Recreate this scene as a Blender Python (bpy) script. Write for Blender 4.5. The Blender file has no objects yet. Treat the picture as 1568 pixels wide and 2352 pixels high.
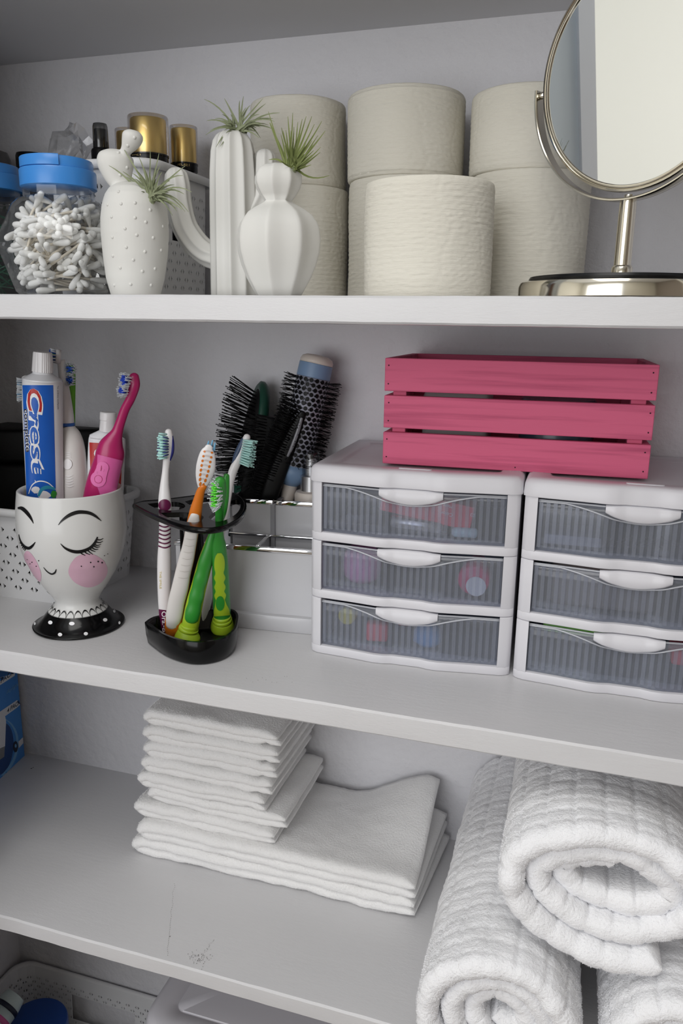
import bpy, bmesh, math, random
from math import sin, cos, pi, sqrt, atan2, radians
from mathutils import Vector, Matrix, noise
from mathutils.bvhtree import BVHTree
from mathutils.geometry import delaunay_2d_cdt

random.seed(7)
SC = bpy.context.scene
COL = SC.collection

# ------------------------------------------------------------------ camera
# 18 mm lens on a 23.5 mm tall frame, standing 0.65 m in front of the shelf edge (plane y = 0)
W_PX, H_PX, F_PX = 1568.0, 2352.0, 18.0 / 23.5 * 2352.0
YAW, PITCH, ROLL = -0.30057, -0.23567, -0.0147
CAM = Vector((0.0, -0.65, 0.0))
_f = Vector((sin(YAW) * cos(PITCH), cos(YAW) * cos(PITCH), sin(PITCH)))
_r0 = Vector((cos(YAW), -sin(YAW), 0.0))
_d0 = _f.cross(_r0)
_r = cos(ROLL) * _r0 + sin(ROLL) * _d0
_d = -sin(ROLL) * _r0 + cos(ROLL) * _d0
cam_data = bpy.data.cameras.new('camera')
cam_data.sensor_fit = 'VERTICAL'
cam_data.sensor_height = 23.5
cam_data.lens = 18.0
cam_data.clip_start = 0.02
cam = bpy.data.objects.new('camera', cam_data)
COL.objects.link(cam)
M = Matrix.Identity(4)
for i in range(3):
    M[i][0], M[i][1], M[i][2], M[i][3] = _r[i], -_d[i], -_f[i], CAM[i]
cam.matrix_world = M
SC.camera = cam

# ------------------------------------------------------------------ world, window light, exposure
wd = bpy.data.worlds.new('world')
SC.world = wd
wd.use_nodes = True
wd.node_tree.nodes['Background'].inputs[0].default_value = (0.80, 0.87, 1.0, 1)
wd.node_tree.nodes['Background'].inputs[1].default_value = 0.35


def area(name, loc, target, sx, sy, power, col):
    l = bpy.data.lights.new(name, 'AREA')
    l.shape = 'RECTANGLE'
    l.size, l.size_y, l.energy, l.color = sx, sy, power, col
    o = bpy.data.objects.new(name, l)
    COL.objects.link(o)
    o.location = loc
    o.rotation_euler = (Vector(target) - Vector(loc)).to_track_quat('-Z', 'Y').to_euler()
    return o


area('window_light', (-0.72, -1.96, 0.15), (-0.72, 0, 0.15), 1.5, 1.6, 22, (0.98, 0.985, 1.0))
area('added_fill_light', (-0.25, -1.05, 1.22), (-0.25, -1.05, 0), 0.9, 0.9, 10.5, (1.0, 0.985, 0.95))  # overhead fill added to brighten the shelf tops
SC.view_settings.view_transform = 'Standard'
SC.view_settings.look = 'None'
SC.view_settings.exposure = 0.0
SC.view_settings.gamma = 1.0
SC.view_settings.use_curve_mapping = False

# levels of the closet
ZA, ZA0 = 0.0233, -0.0005
ZB, ZB0 = -0.3522, -0.3773
ZC, ZC0 = -0.7015, -0.7233
ZD = -1.25
YB = 0.318
XL, XR = -0.896, 0.62
ZT = 0.329


# ------------------------------------------------------------------ picture measurements -> points in the room
def ray(px, py):
    return ((px - W_PX / 2) / F_PX * _r + (py - H_PX / 2) / F_PX * _d + _f).normalized()


def P(px, py, y):
    d = ray(px, py)
    return CAM + d * ((y - CAM.y) / d.y)


def G(px, py, z):
    d = ray(px, py)
    return CAM + d * ((z - CAM.z) / d.z)


def mpp(p):
    return (Vector(p) - CAM).dot(_f) / F_PX


def vcyl(pl, pr, py, yc):
    a, b = ray(pl, py), ray(pr, py)
    al, ar = atan2(a.x, a.y), atan2(b.x, b.y)
    m = (al + ar) / 2
    dist = (yc - CAM.y) / cos(m)
    return dist * sin(m), dist * sin((ar - al) / 2)


def prof(rows, yc):
    out = []
    for pl, pr, py in rows:
        x, r = vcyl(pl, pr, py, yc)
        out.append((x, r, P((pl + pr) / 2, py, yc).z))
    return out


# ------------------------------------------------------------------ object helpers
WO = {}


def tag(o, label=None, cat=None, group=None, kind=None):
    if label: o['label'] = label
    if cat: o['category'] = cat
    if group: o['group'] = group
    if kind: o['kind'] = kind
    return o


def thing(name, label, cat, loc, group=None):
    o = bpy.data.objects.new(name, None)
    COL.objects.link(o)
    o.location = loc
    o.empty_display_size = 0.01
    WO[o.name] = Vector(loc)
    return tag(o, label, cat, group)


def mk(name, vf, material, parent=None, smooth=True, label=None, cat=None, group=None, kind=None, loc=None, angle=None):
    v, f = vf
    if parent is not None:
        base = WO[parent.name]
    elif loc is not None:
        base = Vector(loc)
    else:
        xs = [p[0] for p in v]; ys = [p[1] for p in v]; zs = [p[2] for p in v]
        base = Vector(((min(xs) + max(xs)) / 2, (min(ys) + max(ys)) / 2, min(zs)))
    me = bpy.data.meshes.new(name)
    me.from_pydata([(p[0] - base.x, p[1] - base.y, p[2] - base.z) for p in v], [], f)
    me.materials.append(material)
    if smooth:
        me.polygons.foreach_set('use_smooth', [True] * len(me.polygons))
        if angle:
            me.set_sharp_from_angle(angle=radians(angle))
    me.update()
    o = bpy.data.objects.new(name, me)
    COL.objects.link(o)
    if parent is not None:
        o.parent = parent
        WO[o.name] = base
    else:
        o.location = base
        WO[o.name] = base
    return tag(o, label, cat, group, kind)


def dup_tree(src, loc, rot=None, label=None, group=None):
    r = src.copy(); COL.objects.link(r)
    r.location = loc
    if rot is not None: r.rotation_euler = rot
    if label: r['label'] = label
    if group: r['group'] = group
    for ch in src.children:
        c = ch.copy(); COL.objects.link(c); c.parent = r
        for g in ch.children:
            d = g.copy(); COL.objects.link(d); d.parent = c
    return r


# ------------------------------------------------------------------ shape helpers, each returns (verts, faces)
def join(*vfs):
    V, F = [], []
    for v, f in vfs:
        n = len(V)
        V += [tuple(p) for p in v]
        F += [tuple(i + n for i in q) for q in f]
    return V, F


def xf(vf, m):
    return [tuple(m @ Vector(p)) for p in vf[0]], vf[1]


def lathe(profile, cx, cy, seg=48, rf=None, cap0=True, cap1=True, off=None):
    V, F = [], []
    for k, (r, z) in enumerate(profile):
        ox, oy = off[k] if off else (0, 0)
        for i in range(seg):
            a = 2 * pi * i / seg
            q = r * (rf(a, z) if rf else 1)
            V.append((cx + ox + q * cos(a), cy + oy + q * sin(a), z))
    n = len(profile)
    for k in range(n - 1):
        for i in range(seg):
            j = (i + 1) % seg
            F.append((k * seg + i, k * seg + j, (k + 1) * seg + j, (k + 1) * seg + i))
    if cap0: F.append(tuple(range(seg))[::-1])
    if cap1: F.append(tuple((n - 1) * seg + i for i in range(seg)))
    return V, F


def rings(ringlist, cap0=True, cap1=True):
    n = len(ringlist[0])
    V = [tuple(p) for r in ringlist for p in r]
    F = []
    for k in range(len(ringlist) - 1):
        for i in range(n):
            j = (i + 1) % n
            F.append((k * n + i, k * n + j, (k + 1) * n + j, (k + 1) * n + i))
    if cap0: F.append(tuple(range(n))[::-1])
    if cap1: F.append(tuple((len(ringlist) - 1) * n + i for i in range(n)))
    return V, F


def bm_out(bm):
    bm.verts.ensure_lookup_table()
    V = [tuple(v.co) for v in bm.verts]
    F = [tuple(v.index for v in f.verts) for f in bm.faces]
    bm.free()
    return V, F


def box(x0, x1, y0, y1, z0, z1, bev=0.0, seg=2):
    bm = bmesh.new()
    bmesh.ops.create_cube(bm, size=1)
    for v in bm.verts:
        v.co = Vector(((x0 + x1) / 2 + v.co.x * (x1 - x0), (y0 + y1) / 2 + v.co.y * (y1 - y0), (z0 + z1) / 2 + v.co.z * (z1 - z0)))
    if bev: bmesh.ops.bevel(bm, geom=bm.edges[:], offset=bev, segments=seg, affect='EDGES', profile=0.5)
    bm.verts.index_update()
    return bm_out(bm)


def prism(poly, z0, z1, bev=0.0, seg=2):
    """vertical prism over a plan polygon, edges rounded"""
    bm = bmesh.new()
    vs = [bm.verts.new((x, y, z0)) for x, y in poly]
    f = bm.faces.new(vs)
    if f.normal.z > 0: f.normal_flip()
    bm.normal_update()
    r = bmesh.ops.extrude_face_region(bm, geom=[f])
    for e in r['geom']:
        if isinstance(e, bmesh.types.BMVert): e.co.z = z1
    bmesh.ops.recalc_face_normals(bm, faces=bm.faces)
    if bev:
        ed = [e for e in bm.edges if abs(e.verts[0].co.z - e.verts[1].co.z) < 1e-6]
        bmesh.ops.bevel(bm, geom=ed, offset=bev, segments=seg, affect='EDGES', profile=0.5)
    bm.verts.index_update()
    return bm_out(bm)


def catmull(pts, n):
    """smooth interpolation of tuples"""
    if len(pts) < 3: 
        a, b = pts[0], pts[-1]
        return [tuple(x + (y - x) * i / n for x, y in zip(a, b)) for i in range(n + 1)]
    out = []
    for i in range(len(pts) - 1):
        p0, p1, p2, p3 = pts[max(i - 1, 0)], pts[i], pts[i + 1], pts[min(i + 2, len(pts) - 1)]
        for k in range(n):
            t = k / n
            out.append(tuple(0.5 * ((2 * b) + (c - a) * t + (2 * a - 5 * b + 4 * c - d) * t * t + (3 * b - a - 3 * c + d) * t ** 3) for a, b, c, d in zip(p0, p1, p2, p3)))
    out.append(tuple(pts[-1]))
    return out


def tube(pts, rad, seg=10, side=None, kt=1.0, se=1.0, cap=True, rf=None):
    """sweep an ellipse (rad along the side vector, rad*kt across it) along points"""
    pts = [Vector(p) for p in pts]
    n = len(pts)
    if not hasattr(rad, '__len__'): rad = [rad] * n
    rl = []
    prev = None
    for i in range(n):
        t = (pts[min(i + 1, n - 1)] - pts[max(i - 1, 0)]).normalized()
        if side is not None:
            s = Vector(side)
            s = (s - t * s.dot(t)).normalized()
        elif prev is None:
            s = t.orthogonal().normalized()
        else:
            s = (prev - t * prev.dot(t)).normalized()
        prev = s
        u = t.cross(s)
        q = kt[i] if hasattr(kt, '__len__') else kt
        ring = []
        for k in range(seg):
            a = 2 * pi * k / seg
            ca, sa = cos(a), sin(a)
            if se != 1.0:
                ca = math.copysign(abs(ca) ** se, ca); sa = math.copysign(abs(sa) ** se, sa)
            g = rf(a, i) if rf else 1.0
            ring.append(pts[i] + s * (rad[i] * ca * g) + u * (rad[i] * q * sa * g))
        rl.append(ring)
    return rings(rl, cap, cap)


def roundends(rows, k=4):
    """add shrinking rows at both ends of (px, py, y, hw) so a limb ends in a dome"""
    a, b = rows[0], rows[1]
    c, d = rows[-1], rows[-2]

    def dome(p, q):
        L = sqrt((p[0] - q[0]) ** 2 + (p[1] - q[1]) ** 2) or 1
        ux, uy = (p[0] - q[0]) / L, (p[1] - q[1]) / L
        return [(p[0] + ux * p[3] * sin(j / k * pi / 2) * .9, p[1] + uy * p[3] * sin(j / k * pi / 2) * .9, p[2], p[3] * max(cos(j / k * pi / 2), .06)) for j in range(1, k + 1)]
    return dome(a, b)[::-1] + list(rows) + dome(c, d)


def limb(rows, kt=0.7, n=5, seg=16, se=1.0, dome=True, smooth=True, rf=None):
    """a solid bar following picture points (px, py, depth y, half width px)"""
    r = catmull(rows, n) if smooth else rows
    if dome: r = roundends(r)
    pts = [P(a, b, y) for a, b, y, w in r]
    rad = [w * mpp(p) for (a, b, y, w), p in zip(r, pts)]
    view = (pts[len(pts) // 2] - CAM).normalized()
    t = (pts[-1] - pts[0]).normalized()
    return tube(pts, rad, seg, side=t.cross(view), kt=kt, se=se, rf=rf)


def evalvf(vf, mods):
    me = bpy.data.meshes.new('tmp')
    me.from_pydata([tuple(p) for p in vf[0]], [], vf[1])
    o = bpy.data.objects.new('tmp', me)
    COL.objects.link(o)
    for kind, kw in mods:
        m = o.modifiers.new(kind, kind)
        for a, b in kw.items(): setattr(m, a, b)
    bpy.context.view_layer.update()
    ev = o.evaluated_get(bpy.context.evaluated_depsgraph_get())
    m2 = ev.to_mesh()
    V = [tuple(v.co) for v in m2.vertices]
    F = [tuple(p.vertices) for p in m2.polygons]
    ev.to_mesh_clear()
    bpy.data.objects.remove(o)
    bpy.data.meshes.remove(me)
    return V, F


def blend(vfs, voxel, smooth=4):
    return evalvf(join(*vfs), [('REMESH', dict(mode='VOXEL', voxel_size=voxel)), ('SMOOTH', dict(factor=0.5, iterations=smooth))])


def subdiv(vf, levels=2):
    return evalvf(vf, [('SUBSURF', dict(levels=levels))])


def solid(vf, t, offset=-1):
    return evalvf(vf, [('SOLIDIFY', dict(thickness=t, offset=offset))])


def wob(vf, fn):
    """move every vertex along its normal by fn(co)"""
    bm = bmesh.new()
    vs = [bm.verts.new(p) for p in vf[0]]
    for f in vf[1]:
        try: bm.faces.new([vs[i] for i in f])
        except ValueError: pass
    bm.normal_update()
    out = [tuple(v.co + v.normal * fn(v.co)) for v in vs]
    bm.free()
    return out, vf[1]


def sphere(c, r, seg=12, rg=8, sz=1.0):
    return lathe([(max(r * sin(pi * k / rg), 1e-5), c[2] - r * sz * cos(pi * k / rg)) for k in range(rg + 1)], c[0], c[1], seg)


def rod(a, b, r, seg=6, r2=None):
    return tube([a, b], [r, r if r2 is None else r2], seg)


def gridvf(fn, nu, nv):
    V = [fn(i / nu, j / nv) for j in range(nv + 1) for i in range(nu + 1)]
    F = [(j * (nu + 1) + i, j * (nu + 1) + i + 1, (j + 1) * (nu + 1) + i + 1, (j + 1) * (nu + 1) + i) for j in range(nv) for i in range(nu)]
    return V, F


# paint and print: outlines measured in the picture, laid as a thin film on the surface they are printed on
class Skin:
    def __init__(self, *vfs):
        v, f = join(*vfs)
        self.t = BVHTree.FromPolygons([Vector(p) for p in v], f)

    def at(self, px, py, off):
        d = ray(px, py)
        h, n, i, dist = self.t.ray_cast(CAM, d)
        if h is None:
            h, n, i, dist = min((self.t.find_nearest(CAM + d * (.45 + .008 * k)) for k in range(180)), key=lambda q: q[3])
        if n.dot(d) > 0: n = -n
        return tuple(h + n * off)

    def lay(self, v2, f, off=0.0004):
        return [self.at(p[0], p[1], off) for p in v2], f


def stroke(pts, ws, n=6, cols=1):
    """tapering brush stroke: px points with half widths -> 2D strip"""
    r = catmull([(p[0], p[1], w) for p, w in zip(pts, ws)], n)
    V, F = [], []
    for i, (x, y, w) in enumerate(r):
        a, b = r[max(i - 1, 0)], r[min(i + 1, len(r) - 1)]
        tx, ty = b[0] - a[0], b[1] - a[1]
        L = sqrt(tx * tx + ty * ty) or 1
        V += [(x + ty / L * w * (2 * c / cols - 1), y - tx / L * w * (2 * c / cols - 1)) for c in range(cols + 1)]
        if i: F += [((cols + 1) * (i - 1) + c, (cols + 1) * (i - 1) + c + 1, (cols + 1) * i + c + 1, (cols + 1) * i + c) for c in range(cols)]
    return V, F


def blob(cx, cy, rx, ry, n=28, rg=5, jit=0.0, rot=0.0):
    V, F = [(cx, cy)], []
    for k in range(1, rg + 1):
        for i in range(n):
            a = 2 * pi * i / n
            q = k / rg * (1 + (jit * (noise.noise((cos(a) * 2 + cx, sin(a) * 2, cy))) if k == rg else 0))
            x, y = rx * q * cos(a), ry * q * sin(a)
            V.append((cx + x * cos(rot) - y * sin(rot), cy + x * sin(rot) + y * cos(rot)))
    for i in range(n):
        j = (i + 1) % n
        F.append((0, 1 + i, 1 + j))
        for k in range(rg - 1):
            a = 1 + k * n
            F.append((a + i, a + n + i, a + n + j, a + j))
    return V, F


def quad2(a, b, c, d, nu=8, nv=8):
    """2D quad a-b-c-d in px, tessellated"""
    def fn(u, v):
        return tuple((1 - v) * ((1 - u) * a[k] + u * b[k]) + v * ((1 - u) * d[k] + u * c[k]) for k in (0, 1))
    return gridvf(fn, nu, nv)


def join2(*vfs):
    V, F = [], []
    for v, f in vfs:
        n = len(V)
        V += list(v)
        F += [tuple(i + n for i in q) for q in f]
    return V, F


_tc = {}


def text2(s, size=1.0, bold=0.0, shear=0.0, res=3, space=1.0):
    """letter shapes as a flat mesh: baseline from (0,0) along +x, height up +y"""
    key = (s, bold, shear, res, space)
    if key not in _tc:
        c = bpy.data.curves.new('tmp', 'FONT')
        c.body = s
        c.size = 1.0
        c.offset = bold
        c.shear = shear
        c.resolution_u = res
        c.space_character = space
        c.fill_mode = 'FRONT'
        o = bpy.data.objects.new('tmp', c)
        COL.objects.link(o)
        bpy.context.view_layer.update()
        ev = o.evaluated_get(bpy.context.evaluated_depsgraph_get())
        me = ev.to_mesh()
        V = [(v.co.x, v.co.y) for v in me.vertices]
        F = [tuple(p.vertices) for p in me.polygons]
        ev.to_mesh_clear()
        bpy.data.objects.remove(o)
        bpy.data.curves.remove(c)
        _tc[key] = (V, F)
    V, F = _tc[key]
    return [(x * size, y * size) for x, y in V], F


def text_to(s, o, ux, uy, length=None, size=None, **kw):
    """letters placed by a map: o + x*ux + y*uy; length = wanted extent along ux"""
    V, F = text2(s, 1.0, **kw)
    x0, x1 = min(p[0] for p in V), max(p[0] for p in V)
    k = length / (x1 - x0) if length else size
    ky = size or k
    return [tuple(o[i] + (x - x0) * k * ux[i] + y * ky * uy[i] for i in range(len(o))) for x, y in V], F


# ------------------------------------------------------------------ materials
def lin(c):
    return tuple(((x / 255) / 12.92 if x / 255 <= 0.04045 else ((x / 255 + 0.055) / 1.055) ** 2.4) for x in c) + (1.0,)


MATS = {}


def mat(name, col, rough=0.5, metal=0.0, bump=None, var=None, coat=0.0, spec=0.5, sss=0.0, wave=None):
    """principled material; bump = (noise scale, strength, distance), var = (scale, amount, second colour)"""
    if name in MATS: return MATS[name]
    m = bpy.data.materials.new(name)
    m.use_nodes = True
    nt = m.node_tree
    b = nt.nodes['Principled BSDF']
    b.inputs['Base Color'].default_value = lin(col)
    b.inputs['Roughness'].default_value = rough
    b.inputs['Metallic'].default_value = metal
    b.inputs['Specular IOR Level'].default_value = spec
    if coat:
        b.inputs['Coat Weight'].default_value = coat
        b.inputs['Coat Roughness'].default_value = 0.06
    if sss:
        b.inputs['Subsurface Weight'].default_value = sss
        b.inputs['Subsurface Radius'].default_value = (0.006, 0.005, 0.004)
        b.inputs['Subsurface Scale'].default_value = 1.0
    tc = nt.nodes.new('ShaderNodeTexCoord')
    va = var or (40.0, 0.03, tuple(int(x * .9) for x in col))
    nz = nt.nodes.new('ShaderNodeTexNoise')
    nz.inputs['Scale'].default_value = va[0]
    nz.inputs['Detail'].default_value = 4
    mp = nt.nodes.new('ShaderNodeMapping')
    if len(va) > 3: mp.inputs['Scale'].default_value = va[3]
    nt.links.new(tc.outputs['Object'], mp.inputs['Vector'])
    nt.links.new(mp.outputs['Vector'], nz.inputs['Vector'])
    mx = nt.nodes.new('ShaderNodeMix')
    mx.data_type = 'RGBA'
    mx.inputs['A'].default_value = lin(col)
    mx.inputs['B'].default_value = lin(va[2])
    ml = nt.nodes.new('ShaderNodeMath')
    ml.operation = 'MULTIPLY'
    ml.inputs[1].default_value = va[1]
    src = nz.outputs['Fac']
    if len(va) > 4:
        mr = nt.nodes.new('ShaderNodeMapRange')
        mr.inputs['From Min'].default_value, mr.inputs['From Max'].default_value = va[4]
        nt.links.new(src, mr.inputs['Value'])
        src = mr.outputs['Result']
    nt.links.new(src, ml.inputs[0])
    nt.links.new(ml.outputs[0], mx.inputs['Factor'])
    nt.links.new(mx.outputs['Result'], b.inputs['Base Color'])
    last = None
    if bump:
        bs = bump if isinstance(bump, list) else [bump]
        for q in bs:
            n2 = nt.nodes.new('ShaderNodeTexNoise')
            n2.inputs['Scale'].default_value = q[0]
            n2.inputs['Detail'].default_value = 5
            if len(q) > 3:
                m2 = nt.nodes.new('ShaderNodeMapping')
                m2.inputs['Scale'].default_value = q[3]
                nt.links.new(tc.outputs['Object'], m2.inputs['Vector'])
                nt.links.new(m2.outputs['Vector'], n2.inputs['Vector'])
            else:
                nt.links.new(tc.outputs['Object'], n2.inputs['Vector'])
            bp = nt.nodes.new('ShaderNodeBump')
            bp.inputs['Strength'].default_value = q[1]
            bp.inputs['Distance'].default_value = q[2]
            nt.links.new(n2.outputs['Fac'], bp.inputs['Height'])
            if last: nt.links.new(last.outputs[0], bp.inputs['Normal'])
            last = bp
        nt.links.new(last.outputs[0], b.inputs['Normal'])
    MATS[name] = m
    return m


def clear_mat(name, tint, gloss=0.08, rough=0.06, haze=0.0, hazecol=(225, 228, 232), edge=0.5):
    """thin see-through plastic sheet: tinted transparency, a little haze, sharp reflections"""
    if name in MATS: return MATS[name]
    m = bpy.data.materials.new(name)
    m.use_nodes = True
    nt = m.node_tree
    nt.nodes.remove(nt.nodes['Principled BSDF'])
    out = nt.nodes['Material Output']
    tr = nt.nodes.new('ShaderNodeBsdfTransparent')
    tr.inputs[0].default_value = lin(tint)
    df = nt.nodes.new('ShaderNodeBsdfPrincipled')
    df.inputs['Base Color'].default_value = lin(hazecol)
    df.inputs['Roughness'].default_value = 0.35
    gl = nt.nodes.new('ShaderNodeBsdfGlossy')
    gl.inputs['Roughness'].default_value = rough
    gl.inputs['Color'].default_value = (0.9, 0.9, 0.9, 1)
    m1 = nt.nodes.new('ShaderNodeMixShader')
    m1.inputs[0].default_value = haze
    nt.links.new(tr.outputs[0], m1.inputs[1]); nt.links.new(df.outputs[0], m1.inputs[2])
    lw = nt.nodes.new('ShaderNodeLayerWeight')
    lw.inputs['Blend'].default_value = 0.25
    ml = nt.nodes.new('ShaderNodeMath'); ml.operation = 'MULTIPLY_ADD'
    ml.inputs[1].default_value = edge; ml.inputs[2].default_value = gloss
    nt.links.new(lw.outputs['Fresnel'], ml.inputs[0])
    m2 = nt.nodes.new('ShaderNodeMixShader')
    nt.links.new(ml.outputs[0], m2.inputs[0])
    nt.links.new(m1.outputs[0], m2.inputs[1]); nt.links.new(gl.outputs[0], m2.inputs[2])
    nt.links.new(m2.outputs[0], out.inputs['Surface'])
    MATS[name] = m
    return m


def fbm(p, s, seed=0.0):
    return noise.fractal(Vector((p[0] * s + seed, p[1] * s - seed, p[2] * s + 2 * seed)), 1.0, 2.0, 4)
# ================================================================== materials of the setting
M_WALL = mat('painted_plaster', (224, 223, 226), 0.75, bump=[(75, 0.6, 0.0042), (240, 0.4, 0.0012)], var=(6, .25, (212, 211, 216)))
M_SHELF = mat('white_gloss_paint', (216, 215, 216), 0.38, bump=[(60, .12, .0012, (1, 4, 4)), (260, 0.2, 0.0006, (1, 5, 5))], var=(9, .5, (206, 206, 208), (1, 4, 4)))
M_CEIL = mat('painted_board', (212, 212, 214), 0.6, bump=(60, .25, .001), var=(8, .3, (190, 190, 195)))
M_CREAM = mat('cream_wall_paint', (250, 246, 234), 0.6, bump=(40, .1, .001))
M_FLOOR = mat('beige_floor', (120, 100, 82), 0.4, var=(5, .6, (90, 74, 60)))
M_TRIM = mat('white_trim_paint', (240, 241, 243), 0.35)
M_WOOD = mat('brown_wood', (120, 70, 38), 0.4, var=(10, .8, (70, 38, 20), (1, 1, 12)))
M_JAMB = mat('blue_grey_paint', (232, 240, 243), 0.5, var=(8, .4, (218, 227, 231), (1, 1, 3)))


def struct(name, vf, m, smooth=False):
    return mk(name, vf, m, smooth=smooth, kind='structure', loc=(0, 0, 0))


def slab(a, b, c, d, e, f):
    return box(a, b, c, d, e, f)


struct('wall_back', gridvf(lambda u, v: (XL - .05 + u * (XR - XL + .1), YB, ZD + v * (ZT - ZD + .05)), 4, 4), M_WALL)
struct('wall_left', slab(XL - 0.05, XL, -0.035, YB + .03, ZD, ZT + .03), M_WALL)
JX = -0.682
struct('wall_right', slab(XR, XR + 0.05, -0.165, YB + .03, ZD, ZT + .03), M_WALL)
struct('ceiling', slab(XL, XR, 0.0, YB, ZT, ZT + 0.024), M_CEIL)
struct('trim_1', slab(JX - 0.06, JX + .010, -0.192, -0.165, ZD, 1.2), M_TRIM)
struct('trim_2', slab(JX - .03, JX + 0.004, -0.085, -0.030, ZD, ZT), M_WOOD)
# the room the closet opens on
RX0, RX1, RY0, RZ1 = -1.9, 1.5, -2.0, 1.3
struct('wall_front_left', slab(RX0, JX, -0.165, -0.035, ZD, RZ1), M_JAMB)
struct('wall_front_right', slab(XR + .05, RX1, -0.21, -0.165, ZD, RZ1), M_CREAM)
struct('wall_room_left', slab(RX0 - .05, RX0, RY0, -0.165, ZD, RZ1), M_CREAM)
struct('wall_room_right', slab(RX1, RX1 + .05, RY0, -0.2, ZD, RZ1), mat('taupe_wall_paint', (150, 140, 132), .6))
wx0, wx1, wz0, wz1 = -1.50, 0.06, -0.68, 0.98
struct('wall_window', join(slab(RX0, wx0, RY0 - .05, RY0, ZD, RZ1), slab(wx1, RX1, RY0 - .05, RY0, ZD, RZ1), slab(wx0, wx1, RY0 - .05, RY0, ZD, wz0), slab(wx0, wx1, RY0 - .05, RY0, wz1, RZ1)), M_CREAM)
struct('ceiling_room', slab(RX0, RX1, RY0, -.2, RZ1, RZ1 + .05), M_TRIM)
struct('floor', slab(RX0, RX1, RY0, YB, ZD - .05, ZD), M_FLOOR)
fill_lamp = thing('added_fill_lamp', 'unseen square added lamp of the room in front of the closet', 'fill_lamp', (-.25, -1.05, 1.235))  # unseen housing, added to go with the overhead fill
mk('fill_lamp_body', box(-.72, .22, -1.52, -.58, 1.235, RZ1 - .001, .01), M_TRIM, fill_lamp)
struct('window_1', join(*[slab(a, b, RY0 - .03, RY0 + .02, c, d) for a, b, c, d in [(wx0 - .06, wx0, wz0 - .06, wz1 + .06), (wx1, wx1 + .06, wz0 - .06, wz1 + .06), (wx0, wx1, wz0 - .06, wz0), (wx0, wx1, wz1, wz1 + .06)]]), M_TRIM)


# ------------------------------------------------------------------ shelves
def shelf(z0, z1, label, seed):
    """board with a slightly uneven, hand-painted front edge"""
    nx, rows = 150, []
    prof_ = [(YB, z0), (0.10, z0), (0.012, z0), (0.0022, z0 + .0004), (0.0003, z0 + .0022), (0.0, (z0 + z1) / 2), (0.0003, z1 - .0024), (0.0024, z1 - .0004), (0.010, z1), (0.10, z1), (YB, z1)]
    for i in range(nx + 1):
        x = XL + (XR - XL) * i / nx
        ring = []
        for k, (y, z) in enumerate(prof_):
            e = 1.0 if 2 <= k <= 8 else 0.0
            a = noise.noise((x * 9, seed, k * .15)) * .0009 + noise.noise((x * 42, seed + 4, k * .5)) * .0005
            b = noise.noise((x * 12, seed + 9, k * .3)) * .0006 + noise.noise((x * 60, seed + 2, k * .4)) * .0003
            ring.append((x, y + e * a, z + e * b * (1 if k > 5 else .8)))
        rows.append(ring)
    return mk('shelf', rings(rows), M_SHELF, smooth=True, angle=22, label=label, cat='shelf')


SHA = shelf(ZA0, ZA, 'topmost white painted shelf board carrying toilet rolls and cactus vases', 1.0)
SHB = shelf(ZB0, ZB, 'middle white painted shelf board carrying toothbrushes and drawers', 5.0)
SHC = shelf(ZC0, ZC, 'lower white painted shelf board carrying the folded washcloths', 9.0)
M_CHIP = mat('dark_chips', (110, 108, 106), .8)


def flecks(z, spots, name, par):
    vs = []
    for px, py, r in spots:
        c = G(px, py, z)
        vs.append(lathe([(r, c.z + .00005), (r * .8, c.z + .0003)], c.x, c.y, 6, rf=lambda a, q: 1 + .4 * noise.noise((px + a, py, a * 2))))
    mk(name, join(*vs), M_CHIP, par, kind='stuff', smooth=False)


rn = random.Random(3)
sp = [(72, 1765, .0016), (76, 1763, .0011)] + [(440 + rn.gauss(18, 14), 2200 + rn.gauss(0, 8), rn.uniform(.0002, .0005)) for i in range(60)]
sp += [(470 + i * 1.4 + rn.uniform(-3, 3), 2187 - i * 2.1, rn.uniform(.0002, .0004)) for i in range(14)]
sp += [(400 - (i * .42) + 4 * noise.noise((i * .3, 0, 0)), 2030 + i * 4.2, .00035) for i in range(40)] + [(390, 2151, .0008)]
flecks(ZC, sp, 'paint_chips', SHC)
flecks(ZB, [(260 + rn.gauss(22, 6), 1382 - rn.gauss(10, 6), .0003) for i in range(8)] + [(560 + rn.uniform(0, 120), 1556 + rn.uniform(-8, 8) + 6, .0003) for i in range(10)], 'paint_chips', SHB)
# ================================================================== top shelf
M_PAPER = mat('tissue_paper', (219, 215, 203), 0.9, bump=[(260, .5, .0012, (.35, .35, 2.6)), (900, .35, .0004)], spec=.1)
M_CARD = mat('cardboard', (176, 150, 118), .9)
M_CERAMIC = mat('matte_white_ceramic', (218, 217, 212), .55, bump=(500, .06, .0002), spec=.35)
M_CLEAR = clear_mat('clear_plastic', (250, 251, 252), .035, .04, 0.015, edge=.75)
M_BLUELID = mat('blue_plastic', (64, 138, 214), .3)
M_COTTON = mat('cotton', (244, 243, 239), .95, bump=(900, .5, .0005), spec=.1)
M_STICK = mat('paper_stick', (228, 219, 202), .8)
M_WPLASTIC = mat('white_plastic', (226, 226, 227), .42)
M_BLACK = mat('black_plastic', (16, 16, 18), .25, spec=.3)
M_BLACKM = mat('matt_black', (10, 10, 11), .6, spec=.2, bump=(300, .3, .0005))
M_GOLD = mat('polished_gold', (252, 222, 140), .36, metal=1.0, var=(20, .1, (190, 150, 70)))
M_GOLDINK = mat('gold_ink', (214, 190, 130), .35, metal=.6)
M_LEAF = mat('air_plant_leaf', (118, 128, 88), .7, var=(120, .9, (158, 162, 138)), spec=.2)
M_LEAF2 = mat('air_plant_leaf_olive', (104, 116, 54), .7, var=(120, .9, (138, 146, 100)), spec=.2)
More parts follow.
